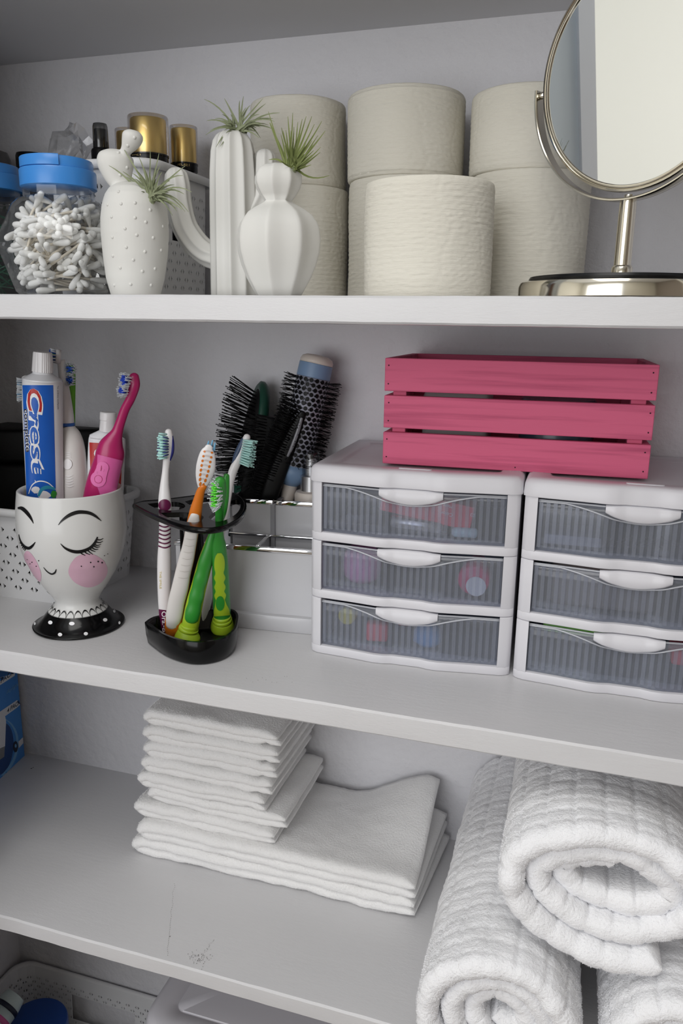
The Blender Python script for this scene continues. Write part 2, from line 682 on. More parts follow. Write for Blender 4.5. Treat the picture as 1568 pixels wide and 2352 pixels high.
M_CHROME = mat('satin_nickel', (214, 208, 194), .12, metal=1.0, var=(200, .05, (200, 194, 178)))
M_MIRROR = mat('mirror_silver', (236, 238, 238), .015, metal=1.0, var=(2, .01, (230, 232, 232)))
M_GREENP = mat('green_plastic', (24, 92, 66), .35)


# ---------- toilet rolls
def toilet_roll(pl, pr, py, yc, z0, h, label, seed):
    x, r = vcyl(pl, pr, py, yc)
    t = thing('toilet_roll', label, 'toilet roll', (x, yc, z0), 'toilet rolls on the top shelf')
    rc = .021
    zs = [0, .0006, .0018, .0045] + [h * k / 150 for k in range(8, 143)] + [h - .0045, h - .0018, h - .0006, h]
    ins = [.0026, .0012, .0005, .0001]

    def rf(a, z):
        u = z - z0
        ln = 0
        for q in range(9):
            a0 = q * .7 + seed + .10 * sin(u * 70 + q * 2.1) + .05 * sin(u * 150 + q)
            dd = ((a - a0 + pi) % (2 * pi) - pi) * r
            ln -= .00035 * math.exp(-(dd / .0011) ** 2)
        rib = .00021 * sin(u * 2 * pi / .0050 + 2.0 * noise.noise((a * 3, seed, u * 20))) * (.5 + noise.noise((a * 14, seed, u * 50)))
        return 1 + (ln + rib + .0013 * noise.noise((cos(a) * 1.6 + seed, sin(a) * 1.6, u * 14)) + .0004 * noise.noise((a * 26, seed, u * 260))) / r
    pr_ = [(rc, z0 + .001)] + [(r - (ins[k] if k < 4 else ins[len(zs) - 1 - k] if k > len(zs) - 5 else 0), z0 + u) for k, u in enumerate(zs)] + [(rc + .012, z0 + h - .0012), (rc, z0 + h - .001)]
    mk('paper', lathe(pr_, x, yc, 200, rf, cap0=False, cap1=False), M_PAPER, t, angle=60)
    mk('cardboard_core', solid(lathe([(rc, z0 + .0005), (rc, z0 + h - .0003)], x, yc, 32, cap0=False, cap1=False), .0012), M_CARD, t)
    return t


hr = .1265
toilet_roll(798, 1066, 330, .249, ZA + .126, P(930, 190, .19).z - ZA - .126, 'toilet roll on top of the middle stack of the rear row', 1.0)
toilet_roll(800, 1068, 560, .249, ZA, .126, 'toilet roll at the bottom of the middle stack mostly hidden by the front roll', 2.3)
toilet_roll(1078, 1342, 330, .246, ZA + .127, P(1210, 187, .19).z - ZA - .127, 'toilet roll on top of the right stack behind the round mirror', 3.1)
toilet_roll(1074, 1347, 560, .246, ZA, .127, 'toilet roll at the bottom of the right stack above the mirror base', 4.4)
toilet_roll(574, 794, 330, .255, ZA + .1235, P(690, 211, .20).z - ZA - .1235, 'toilet roll on top of the left stack behind the barrel cactus plant', 5.2)
toilet_roll(576, 798, 560, .255, ZA, .1235, 'toilet roll at the bottom of the left stack behind the ribbed cactus vase', 6.7)
toilet_roll(836, 1133, 540, .121, ZA, P(985, 399, .062).z - ZA, 'single toilet roll standing in front of the two rows of stacks', 7.9)


# ---------- jars of cotton swabs / floss picks
def octa(a, z):
    q = (a % (pi / 4)) - pi / 8
    return .35 + .65 * cos(pi / 8) / cos(q) * 1.03


def jar(px_c, lid_hw, lid_top, lid_y0, bot, yc, label, dz=0.0):
    k = mpp(P(px_c, 500, yc))
    c = P(px_c, 500, yc)
    zt = P(px_c, lid_top, yc - .03).z
    z1 = P(px_c, lid_y0, yc - .035).z
    s = lid_hw * k * .97
    t = thing('swab_jar', label, 'jar', (c.x, yc, ZA))
    h = z1 - ZA
    body = [(s * 1.18, ZA + .001), (s * 1.28, ZA + .004), (s * 1.62, ZA + h * .40), (s * 1.68, ZA + h * .47), (s * 1.64, ZA + h * .53), (s * 1.24, z1 - .018), (s * 1.08, z1 - .012), (s * .93, z1 - .0095), (s * .93, z1 + .004)]
    mk('jar_body', lathe(body, c.x, yc, 64, octa, cap1=False), M_CLEAR, t, angle=25)
    hl = zt - z1
    lid = [(s * .95, z1 - .001), (s * 1.0, z1), (s, z1 + hl * .55), (s * .985, z1 + hl * .60), (s * .93, z1 + hl * .62), (s * .93, z1 + hl * .9), (s * .90, z1 + hl * .97), (s * .82, zt)]
    ld = mk('lid', lathe(lid, c.x, yc, 72), M_BLUELID, t, angle=35)
    # flip tab on the front of the lid
    fl = []
    for i in range(25):
        a = -pi / 2 - .72 + 1.38 * i / 24
        fl.append([(c.x + q * cos(a), yc + q * sin(a), z) for q, z in ((s * .93, z1 + hl * .62), (s * .985, z1 + hl * .63), (s * .985, zt - hl * .05), (s * .96, zt), (s * .90, zt))])
    mk('flip_tab', rings(fl), M_BLUELID, ld, angle=40)
    return t, c.x, yc, s, h, body


J1 = jar(140, 86, 351, 418, 670, .078, 'clear faceted jar full of cotton swabs with blue flip lid, beside spotted cactus vase')
J2 = jar(-22, 78, 366, 426, 668, .197, 'clear jar of green floss picks with a blue lid at the left picture edge')


def r_at(body, z):
    for (r0, z0), (r1, z1) in zip(body, body[1:]):
        if z0 <= z <= z1 and z1 > z0: return r0 + (r1 - r0) * (z - z0) / (z1 - z0)
    return 0


def inside(J, p, m):
    _, x, y, s, h, body = J
    return p.z > ZA + .001 + m and p.z < ZA + h - .004 and sqrt((p.x - x) ** 2 + (p.y - y) ** 2) < r_at(body, p.z) * .97 - m


def fill(J, n, L, make, rnd, zmax, gap=.0045):
    src, k, tries = None, 0, 0
    _, x, y, s, h, body = J
    placed = []
    while k < n and tries < 90000:
        tries += 1
        an, z = rnd.uniform(0, 2 * pi), ZA + h * zmax * rnd.uniform(.03, 1)
        q = r_at(body, z) * rnd.uniform(.82, .97)
        a = Vector((x + q * cos(an), y + q * sin(an), z))
        d = Vector((-cos(an), -sin(an), 0)) + Vector((rnd.gauss(0, .6), rnd.gauss(0, .6), rnd.gauss(0, .75)))
        d.normalize()
        b = a + d * L
        if not (inside(J, a, .002) and inside(J, b, .003)): continue
        if any((a - p).length < gap for p in placed): continue
        placed.append(a)
        c, e = (a + b) / 2, d.to_track_quat('X', 'Z').to_euler()
        if src is None:
            src = make(); src.location = c; src.rotation_euler = e
        else:
            dup_tree(src, c, e)
        k += 1


SW = .080


def make_swab():
    o = mk('cotton_swab', rod((-SW / 2 + .004, 0, 0), (SW / 2 - .004, 0, 0), .00135, 7), M_STICK, loc=(0, 0, 0), label='white cotton swab in the clear jar with the blue lid', cat='cotton swab', group='cotton swabs in the jar')
    for s in (-1, 1):
        pr_ = [(.0002, .0380), (.0017, .0376), (.0028, .0362), (.0033, .033), (.0032, .0285), (.0025, .0235), (.0017, .0195), (.0013, .0180)]
        v, f = lathe([(r, z) for r, z in pr_], 0, 0, 9)
        v = [(s * p[2], p[0] * s, p[1]) for p in v]
        mk('cotton_tip', (v, f), M_COTTON, o)
    return o


fill(J1, 165, SW, make_swab, random.Random(11), .97)


def make_pick():
    v = prism([(-.036, -.0012), (.012, -.0022), (.016, -.009), (.018, -.009), (.0175, 0), (.036, .0006), (.036, .0026), (.0165, .0035), (.009, .0022), (-.036, .0005)], -.0008, .0008, .0003, 1)
    return mk('floss_pick', v, M_GREENP, loc=(0, 0, 0), smooth=False, label='dark green plastic floss pick in the left jar', cat='floss pick', group='floss picks in the left jar')


fill(J2, 60, .072, make_pick, random.Random(5), .72)

# ---------- spotted two-lobed cactus vase
yc = .062
rows = [(250, 372, 664), (243, 378, 640), (236, 385, 590), (231, 388, 540), (230, 387, 505), (233, 384, 475), (240, 376, 450), (250, 362, 434), (266, 340, 424), (284, 320, 419)]
pf = prof(rows, yc)
kx = pf[0][0]
lobes = [lathe([(pf[0][1] * .93, ZA)] + [(r, z) for x, r, z in pf if z > ZA + .001], 0, 0, 48, off=[(pf[0][0], yc)] + [(x, yc) for x, r, z in pf if z > ZA + .001])]


def lob(rows, kt=.8):
    return limb(rows, kt=kt, n=5, seg=24)


lobes.append(limb([(290, 440, yc, 20), (280, 424, yc, 24), (272, 404, yc, 33), (266, 378, yc, 41), (264, 362, yc, 40), (264, 350, yc, 30), (264, 343, yc, 14)], .72, 5, 24, dome=False))
lobes.append(limb([(280, 362, yc, 10), (290, 345, yc, 13), (298, 330, yc, 20), (304, 316, yc, 24), (306, 306, yc, 21), (307, 299, yc, 11)], .85, 5, 24, dome=False))
cact = blend(lobes, .0011, 6)
T1 = thing('cactus_vase', 'white spotted three-lobed cactus vase with an air plant, beside the swab jar', 'vase', (kx, yc, ZA))
mk('vase_body', cact, M_CERAMIC, T1)
sk = Skin(cact)
bv = []
rb = random.Random(2)
spots = [(272, 350), (292, 385), (276, 402), (310, 466), (278, 468), (256, 498), (310, 500), (335, 510), (287, 525), (314, 540), (258, 545), (352, 546), (290, 568), (333, 578), (259, 588), (306, 597), (276, 615), (327, 623), (356, 617), (262, 655), (300, 653), (347, 655), (345, 482), (309, 316), (293, 335), (272, 440), (370, 575), (374, 520), (247, 470)]
for a, b in spots:
    c = sk.at(a, b, -.0007)
    bv.append(sphere(c, .0018, 10, 6))
mk('bumps', join(*bv), M_CERAMIC, T1, kind='stuff')

# ---------- tall saguaro vase with two arms
yc = .135
rib = lambda a, z: 1.05 - .15 * abs(sin(5 * a + .3)) ** .9
pf = prof([(484, 592, 662), (484, 592, 560), (484, 591, 460), (485, 590, 400), (489, 588, 350), (495, 584, 325), (503, 577, 312), (510, 568, 305)], yc)
prl = [(pf[0][1], ZA)] + [(r, z) for x, r, z in pf if z > ZA + .002]
tx = pf[1][0]
rt, ztop = prl[-1]
prl += [(rt * .86, ztop + .0004), (rt * .80, ztop - .004), (rt * .78, ztop - .02), (.001, ztop - .022)]
T2 = thing('cactus_vase', 'tall white ribbed cactus vase with two upturned arms, behind the other two', 'vase', (tx, yc, ZA))
mk('vase_body', lathe(prl, tx, yc, 120, rib, cap1=False), M_CERAMIC, T2)
ar = lambda a, i: 1.05 - .16 * abs(sin(4 * a + .35)) ** .9
mk('arm', limb([(500, 596, yc, 26), (478, 584, yc, 28), (450, 560, yc - .004, 29), (424, 520, yc - .010, 29), (411, 470, yc - .014, 29), (407, 428, yc - .015, 29), (405, 408, yc - .015, 27)], .9, 6, 56, rf=ar), M_CERAMIC, T2)
mk('arm', limb([(560, 505, yc, 20), (580, 482, yc + .004, 24), (600, 440, yc + .010, 26), (607, 395, yc + .012, 26), (608, 364, yc + .012, 25)], .9, 6, 56, rf=ar), M_CERAMIC, T2)

# ---------- barrel cactus vase, two stacked lobed globes
yc = .060
rid = lambda a, z: 1 - .11 * abs(sin(4 * (a - .12)))
pf = prof([(581, 701, 665), (565, 713, 640), (553, 726, 610), (544, 734, 580), (541, 736, 552), (543, 732, 525), (548, 727, 511), (560, 713, 493), (578, 698, 481), (592, 683, 473), (604, 676, 467)], yc)
(_, ra, za_), (_, rb2, zb2) = pf[0], pf[1]
prl = [(ra - (rb2 - ra) / (zb2 - za_) * (za_ - ZA), ZA)] + [(r, z) for x, r, z in pf if z > ZA + .002]
pf2 = prof([(609, 672, 462), (597, 681, 449), (587, 688, 434), (582, 692, 420), (583, 692, 405), (589, 686, 392), (600, 676, 383), (614, 664, 378)], yc)
prl += [(r, z) for x, r, z in pf2]
tx = pf[3][0]
T3 = thing('cactus_vase', 'white eight-ribbed barrel cactus vase with a small globe on top, nearest the toilet rolls', 'vase', (tx, yc, ZA))
mk('vase_body', lathe(prl, tx, yc, 128, lambda a, z: rid(a, z) * 1.03), M_CERAMIC, T3)


# ---------- air plants
def airplant(bx, by, yb, tips, label, m, seed, up=22, w=2.5, extra=18):
    rd = random.Random(seed)
    base = P(bx, by, yb)
    t = thing('air_plant', label, 'air plant', tuple(base))
    k = mpp(base)
    tl = list(tips)
    for i in range(extra):
        tx_, ty_ = rd.choice(tips)[:2]
        q = rd.uniform(.35, .8)
        tl.append((bx + (tx_ - bx) * q + rd.uniform(-16, 16), by + (ty_ - by) * q + rd.uniform(-14, 10)))
    for tip in tl:
        ex, ey = tip[:2]
        dy = rd.uniform(-.022, .014)
        L = sqrt((ex - bx) ** 2 + (ey - by) ** 2)
        cu = tip[2] if len(tip) > 2 else up * (.4 + L / 130)
        e = P(ex, ey, yb + dy)
        b = base + Vector((rd.uniform(-.006, .006) + (ex - bx) * k * .10, rd.uniform(-.004, .004), rd.uniform(-.002, .002)))
        mx, my = bx + (ex - bx) * .45, by + (ey - by) * .45 - cu
        c = P(mx, my, yb + dy * .4)
        ww = w * k * rd.uniform(.8, 1.15)
        V, F = [], []
        n = 7
        for i in range(n + 1):
            s = i / n
            p = b * (1 - s) ** 2 + c * 2 * s * (1 - s) + e * s * s
            tg = ((c - b) * (1 - s) + (e - c) * s).normalized()
            sd = tg.cross(Vector((.2, -1, .1))).normalized()
            nr = sd.cross(tg)
            q = ww * (1 - s) ** .7 * (1 if s > .05 else .9) + .00018
            V += [tuple(p + sd * q), tuple(p - nr * q * .55), tuple(p - sd * q)]
            if i:
                o = 3 * i
                F += [(o - 3, o - 2, o + 1, o), (o - 2, o - 1, o + 2, o + 1)]
        mk('leaf', (V, F), m, t)
    mk('root', sphere((base.x, base.y, base.z - .001), .0042, 10, 6), M_LEAF, t)
    return t


airplant(346, 460, .050, [(281, 337, 8), (250, 380, 14), (319, 361), (345, 344, 5), (365, 352, 5), (282, 394, 14), (286, 405, 18), (292, 413, 10), (425, 381, 12), (420, 403, 34), (440, 441, 40), (423, 446, 34), (433, 487, 52), (425, 486, 44), (406, 485, 34), (396, 495, 30), (400, 460, 26), (352, 470, 4), (330, 384), (372, 395)], 'grey green air plant growing from the spotted cactus vase', M_LEAF, 1, extra=40, w=2.8)
airplant(546, 302, .132, [(469, 228, 26), (515, 226, 12), (559, 221, 4), (604, 226, 6), (610, 238, 10), (642, 259, 24), (631, 279, 30), (628, 297, 24), (475, 277, 22), (472, 310, 26), (496, 338, 30), (510, 263), (565, 247), (598, 317, 38), (590, 303, 10), (482, 300, 20), (616, 287, 22)], 'grey green air plant spreading from the tall ribbed cactus vase', M_LEAF, 2, extra=30, w=2.7)
airplant(670, 388, .055, [(616, 256, -26), (619, 282, -18), (661, 267, -6), (672, 259, 2), (694, 273, 0), (703, 267, 2), (716, 267, -4), (739, 278, -8), (747, 300, -10), (736, 338, -14), (617, 367, 18), (756, 403, -26), (730, 311, -6), (722, 285, -6), (689, 306), (684, 280), (668, 300), (650, 300, -10), (735, 350, -8)], 'olive green air plant standing upright in the barrel cactus vase', M_LEAF2, 3, up=-4, w=2.7, extra=34)


# ---------- woven-look plastic baskets: walls pierced with pairs of triangular holes
def weave_cell():
    """one unit cell (u,v in 0..1) with four triangular holes"""
    tri = []
    for cx_, cy_ in ((.25, .25), (.75, .75)):
        tri.append([(cx_ - .075, cy_ - .17), (cx_ - .24, cy_), (cx_ - .075, cy_ + .17)])
        tri.append([(cx_ + .075, cy_ - .17), (cx_ + .24, cy_), (cx_ + .075, cy_ + .17)])
    pts = [(0, 0), (.5, 0), (1, 0), (1, .5), (1, 1), (.5, 1), (0, 1), (0, .5)]
    nb = len(pts)
    edges = [(i, (i + 1) % nb) for i in range(nb)]
    for t in tri:
        n = len(pts)
        pts += t
        edges += [(n, n + 1), (n + 1, n + 2), (n + 2, n)]
    v, e, f, *_ = delaunay_2d_cdt([Vector(p) for p in pts], edges, [], 1, 1e-6)

    def inh(c):
        for t in tri:
            s = [(t[(i + 1) % 3][0] - t[i][0]) * (c[1] - t[i][1]) - (t[(i + 1) % 3][1] - t[i][1]) * (c[0] - t[i][0]) for i in range(3)]
            if all(q > 0 for q in s) or all(q < 0 for q in s): return True
        return False
    F = []
    for q in f:
        c = [sum(v[i][k] for i in q) / len(q) for k in (0, 1)]
        if not inh(c): F.append(tuple(q))
    return [tuple(p) for p in v], F


CELL = weave_cell()


def weave(fn, nu, nv, skip=None):
    V, F = [], []
    idx = {}
    for j in range(nv):
        for i in range(nu):
            if skip and skip(i, j): continue
            for q in CELL[1]:
                ff = []
                for k in q:
                    u, v = (i + CELL[0][k][0]) / nu, (j + CELL[0][k][1]) / nv
                    key = (round(u, 5), round(v, 5))
                    if key not in idx:
                        idx[key] = len(V); V.append(fn(u, v))
                    ff.append(idx[key])
                F.append(tuple(ff))
    return V, F


def rrect(x0, x1, y0, y1, r, n=6):
    out = []
    for cx_, cy_, a0 in ((x1 - r, y1 - r, 0), (x0 + r, y1 - r, pi / 2), (x0 + r, y0 + r, pi), (x1 - r, y0 + r, 3 * pi / 2)):
        for k in range(n + 1):
            a = a0 + pi / 2 * k / n
            out.append((cx_ + r * cos(a), cy_ + r * sin(a)))
    return out


def basket(x0, x1, y0, y1, z0, z1, taper, r, cell, label, handles=True, mtl=None):
    mtl = mtl or M_WPLASTIC
    t = thing('woven_basket', label, 'basket', ((x0 + x1) / 2, (y0 + y1) / 2, z0))
    top, bot = rrect(x0, x1, y0, y1, r, 8), rrect(x0 + taper, x1 - taper, y0 + taper, y1 - taper, max(r - taper, .006), 8)
    # arc length parameter round the plan
    n = len(top)
    L = [0]
    for i in range(n): L.append(L[-1] + (Vector(top[(i + 1) % n]) - Vector(top[i])).length)

    def at(ring, s):
        s = (s % 1.0) * L[-1]
        for i in range(n):
            if L[i] <= s <= L[i + 1] + 1e-9:
                q = (s - L[i]) / max(L[i + 1] - L[i], 1e-9)
                a, b = ring[i], ring[(i + 1) % n]
                return (a[0] + (b[0] - a[0]) * q, a[1] + (b[1] - a[1]) * q)
        return ring[0]
    zw0, zw1 = z0 + .010, z1 - .020
    nu, nv = max(int(L[-1] / cell), 4), max(int(round((zw1 - zw0) / cell)), 2)

    def pt(s, z):
        q = (z - z0) / (z1 - z0)
        a, b = at(top, s), at(bot, s)
        return (b[0] + (a[0] - b[0]) * q, b[1] + (a[1] - b[1]) * q, z)

    def hcentre(u, v):
        if not handles: return False
        x, y, z = pt(u, zw0 + v * (zw1 - zw0))
        side = abs(x - x1) < taper + .004 or abs(x - x0) < taper + .004
        hy = abs(y - (y0 + y1) / 2) < cell * 1.6 if handles == 'ends' else False
        if handles == 'long': return abs(y - y1) < taper + .004 and abs(x - (x0 + x1) / 2) < .062 and .36 < v < .80
        return side and hy and .42 < v < .72
    skip = (lambda i, j: hcentre((i + .5) / nu, (j + .5) / nv)) if handles else None
    wall = weave(lambda u, v: pt(u, zw0 + v * (zw1 - zw0)), nu, nv, skip)
    band = lambda za, zb: gridvf(lambda u, v: pt(u, za + v * (zb - za)), n * 2, 1)
    mk('basket_wall', solid(join(wall, band(z0, zw0), band(zw1, z1)), .0018), mtl, t, smooth=False)
    rim = [[(p[0] + d * (p[0] - (x0 + x1) / 2) / (x1 - x0) * 2, p[1] + d * (p[1] - (y0 + y1) / 2) / (y1 - y0) * 2, z1 + e) for p in top] for d, e in ((-.002, -.001), (-.001, .002), (.002, .003), (.005, .002), (.006, -.001), (.005, -.007), (.0035, -.007), (.0035, -.002), (-.002, -.001))]
    mk('rim', rings(rim, False, False), mtl, t)
    mk('basket_floor', prism(bot, z0, z0 + .0018), mtl, t, smooth=False)
    return t


basket(-.600, -.464, .140, .292, ZA, ZA + .1425, .004, .028, .0185, 'white woven-look plastic basket on the top shelf behind the cactus vases', handles='ends')


# ---------- things standing in that basket
def mist(pl, pr, ptop, pc, yc, label):
    x, r = vcyl(pl, pr, (ptop + pc) / 2, yc)
    zt, zc = P((pl + pr) / 2, ptop, yc - r).z, P((pl + pr) / 2, pc, yc - r).z
    t = thing('fragrance_bottle', label, 'bottle', (x, yc, ZA + .003), 'fragrance bottles in the top basket')
    mk('gold_cap', lathe([(r * .86, zc), (r * .88, zc + .001), (r * .88, zt - .0042), (r * .85, zt - .003)], x, yc, 48), M_GOLD, t, angle=40)
    mk('clear_overcap', lathe([(r, zc - .001), (r, zt - .0012), (r * .97, zt), (r * .9, zt)], x, yc, 48, cap0=False), clear_mat('smoky_overcap', (246, 244, 244), .04, .05, .03, (150, 148, 150)), t, angle=40)
    mk('black_collar', lathe([(r * .93, zc - .0095), (r * .95, zc - .009), (r * .95, zc - .0022), (r * .98, zc - .002), (r * .98, zc)], x, yc, 48), M_BLACK, t, angle=40)
    mk('bottle_body', lathe([(r * .95, ZA + .003), (r, ZA + .006), (r, zc - .018), (r * .9, zc - .0125), (r * .6, zc - .0096)], x, yc, 40), mat('dark_glass_bottle', (30, 26, 36), .15), t)
    return t, Skin(lathe([(r * .95, zc - .02), (r * .95, zc + .006)], x, yc, 64, cap0=False, cap1=False))


t, sk = mist(293, 387, 255, 347, .205, 'largest gold capped fragrance bottle standing up from the top basket')
mk('lettering', sk.lay(*text_to('SECRET', (291, 356.5), (1, .02), (0, -1), length=34, size=11), off=.0003), M_GOLDINK, t, smooth=False)
mk('lettering', sk.lay(*text_to('VIC', (370, 358), (1, .12), (0, -1), length=15, size=10), off=.0003), M_GOLDINK, t, smooth=False)
t, sk = mist(389, 454, 283, 370, .262, 'gold capped fragrance bottle at the right end of the top basket')
mk('lettering', sk.lay(*text_to('SECRET', (407, 379.5), (1, .09), (0, -1), length=30, size=11), off=.0003), M_GOLDINK, t, smooth=False)
mist(264, 328, 290, 372, .262, 'gold capped fragrance bottle half hidden behind the largest one')

x, r = vcyl(209, 256, 350, .215)
z1, z2, z3, z4 = P(232, 362, .2).z, P(232, 336, .2).z, P(232, 318, .2).z, P(232, 276, .2).z
t = thing('spray_bottle', 'black spray bottle with a smoky cap at the left of the top basket', 'bottle', (x, .215, ZA + .003))
mk('bottle_body', lathe([(r * .95, ZA + .003), (r, ZA + .006), (r, z2 - .002), (r * .9, z2)], x, .215, 40), M_BLACK, t, angle=40)
mk('sprayer', lathe([(r * .74, z2), (r * .74, z3 - .002), (r * .70, z3), (r * .60, z3), (r * .60, z4 - .006), (r * .2, z4 - .005)], x, .215, 32), M_BLACKM, t, angle=40)
mk('cap', lathe([(r * .78, z2 + .001), (r * .74, z4 - .003), (r * .66, z4), (.0003, z4)], x, .215, 40, cap0=False), clear_mat('smoky_cap', (170, 170, 170), .06, .06, .12, (90, 90, 90)), t, angle=40)

x, r = vcyl(36, 104, 360, .278)
z4 = P(70, 346, .278 - r).z
mk('black_tub', lathe([(r * .9, ZA + .003), (r, ZA + .006), (r, z4 - .02), (r * 1.02, z4 - .019), (r * 1.02, z4 - .003), (r * .97, z4), (r * .3, z4 + .0005)], x, .278, 48), M_BLACK, angle=40, label='black lidded tub against the wall behind the blue jar lids', cat='tub')
bagv = [lathe([(.004, -.03), (.018, -.018), (.024, 0), (.016, .014), (.020, .024)], 0, 0, 14, lambda a, z: 1 + .5 * noise.noise((cos(a) * 2, sin(a) * 2, z * 60)), cap1=False)]
c = P(160, 343, .235)
mk('plastic_bag', xf(join(*bagv), Matrix.Translation(c) @ Matrix.Rotation(.9, 4, 'Y')), clear_mat('thin_film', (240, 240, 240), .08, .12, .05), smooth=False, label='crumpled clear plastic bag resting behind the blue lid of the swab jar', cat='bag')
x, r = vcyl(-40, 24, 350, .287)
z4 = P(0, 337, .287 - r).z
mk('smoky_cap', lathe([(r, ZA + .003), (r, z4 - .012), (r * .8, z4 - .003), (r * .3, z4)], x, .287, 36), mat('grey_smoky_plastic', (86, 84, 84), .3), label='dim grey domed cap beyond the jars at the left picture edge', cat='bottle')

# ---------- table mirror on a round base, turned to the left
mx_, my_ = .0185, .098
ang = radians(32.4)
til = radians(5.5)
U, N0 = Vector((cos(ang), -sin(ang), 0)), Vector((-sin(ang), -cos(ang), 0))
N = N0 * cos(til) - Vector((0, 0, sin(til)))
Zv = Vector((0, 0, cos(til))) + N0 * sin(til)
Rm, zc = .0902, .2037
ctr = Vector((mx_ - .001, my_, zc))
rbase = .0865
T4 = thing('vanity_mirror', 'round table mirror in a nickel frame on a pedestal base at the right', 'mirror', (mx_, my_, ZA))


def disc(prf, seg=96):
    """lathe (radius, offset along N) about the mirror axis"""
    rl = []
    for r, o in prf:
        rl.append([tuple(ctr + N * o + U * (r * cos(2 * pi * i / seg)) + Zv * (r * sin(2 * pi * i / seg))) for i in range(seg)])
    return rings(rl, False, False)


mk('frame', disc([(Rm - .0052, .0035), (Rm - .0045, .0052), (Rm - .003, .0055), (Rm - .0018, .0046), (Rm - .0012, .0052), (Rm + .0002, .0050), (Rm + .0012, .003), (Rm + .0014, 0), (Rm + .0012, -.003), (Rm + .0002, -.005), (Rm - .0012, -.0052), (Rm - .003, -.0055), (Rm - .0052, -.0035)]), M_CHROME, T4, angle=50)
V, F = disc([(Rm - .005, .0036), (.000002, .0036)])
mk('mirror_glass', (V, F), M_MIRROR, T4, smooth=False)
V, F = disc([(Rm - .005, -.0036), (.000002, -.0036)])
mk('rear_glass', (V, F), M_MIRROR, T4, smooth=False)
Ry = Rm + .0078
ws = []
for i in range(65):
    a = pi + pi * i / 64
    d = U * cos(a) + Vector((0, 0, 1)) * sin(a)
    ws.append([tuple(ctr + d * (Ry + q) + N0 * o) for q, o in ((-.0011, -.0055), (-.0011, .0055), (-.0003, .0062), (.0008, .0062), (.0013, .0052), (.0013, -.0052), (.0008, -.0062), (-.0003, -.0062))])
ext = [[(p[0], p[1], p[2] + .004) for p in ws[0]]] + ws + [[(p[0], p[1], p[2] + .004) for p in ws[-1]]]
mk('yoke', rings(ext), M_CHROME, T4, angle=40)
for s in (-1, 1):
    a, b = ctr + U * s * (Rm + .0005), ctr + U * s * (Ry + .002)
    mk('pivot_screw', tube([a, b], [.0033, .0033], 14), M_CHROME, T4)
zy = zc - Ry
mk('post', lathe([(.0072, ZA + .0185), (.0088, ZA + .0187), (.0088, ZA + .027), (.0078, ZA + .0285), (.0072, ZA + .029), (.0070, zy - .004), (.0066, zy - .001), (.0035, zy - .0008), (.0035, zy + .003), (.003, zy + .004), (.0003, zy + .0043)], mx_, my_, 36), M_CHROME, T4, angle=35)
mk('base', lathe([(rbase - .002, ZA), (rbase, ZA + .001), (rbase, ZA + .010), (rbase - .0015, ZA + .0135), (rbase - .006, ZA + .0150), (.01, ZA + .0155)], mx_, my_, 96), M_CHROME, T4, angle=35)
mk('black_top_disc', lathe([(rbase - .009, ZA + .0145), (rbase - .0085, ZA + .0165), (rbase - .0095, ZA + .0185), (rbase - .012, ZA + .0188), (.008, ZA + .0188)], mx_, my_, 96), M_BLACK, T4, angle=35)
# ================================================================== middle shelf, left half
M_GLAZE = mat('glazed_white_ceramic', (216, 216, 214), .16, spec=.3)
M_GLAZEB = mat('glazed_black', (12, 12, 13), .15, spec=.3)
M_INK = mat('black_paint', (20, 20, 22), .3)
M_BLUSH = mat('pink_blush_paint', (222, 182, 200), .25, var=(60, .5, (212, 168, 190)))
M_TUBEW = mat('white_tube', (232, 233, 236), .3)
M_TUBEB = mat('blue_print', (26, 88, 184), .3, var=(30, .5, (44, 116, 210)))
M_RED = mat('red_print', (186, 34, 30), .3)
M_WINK = mat('white_print', (240, 240, 242), .35)
M_TEAL = mat('teal_print', (52, 148, 176), .35)
M_GRNP = mat('green_print', (56, 150, 60), .35)
M_NAVY = mat('dark_print', (34, 40, 62), .4)
M_WBRUSH = mat('white_brush_plastic', (232, 230, 230), .28)
M_PINK = mat('dark_pink_plastic', (176, 34, 98), .28)
M_PINK2 = mat('pink_plastic', (214, 96, 160), .35)
M_PINK3 = mat('light_pink_rubber', (224, 112, 174), .5)
M_BLUEP = mat('blue_rubber', (40, 92, 170), .4)
M_BRW = mat('white_bristles', (226, 230, 234), .7)
M_BRB = mat('blue_bristles', (36, 84, 178), .6)
M_BRB2 = mat('pale_blue_bristles', (120, 178, 212), .6)
M_BRT = mat('teal_bristles', (186, 232, 226), .6)
M_BRG = mat('lime_bristles', (108, 226, 70), .6)
M_GREEN = mat('green_plastic_bright', (50, 140, 50), .3)
M_LIME = mat('lime_rubber', (160, 190, 40), .45)
M_ORANGE = mat('orange_plastic', (214, 118, 34), .3)
M_PURPLE = mat('purple_rubber', (96, 22, 66), .35)
M_GREYW = mat('warm_white_rubber', (222, 218, 214), .5)
M_INDIGO = mat('indigo_rubber', (32, 38, 120), .4)
M_SLATE = mat('slate_blue_rubber', (58, 76, 104), .4)
M_BLKGL = mat('glossy_black_plastic', (8, 8, 9), .16, spec=.25)

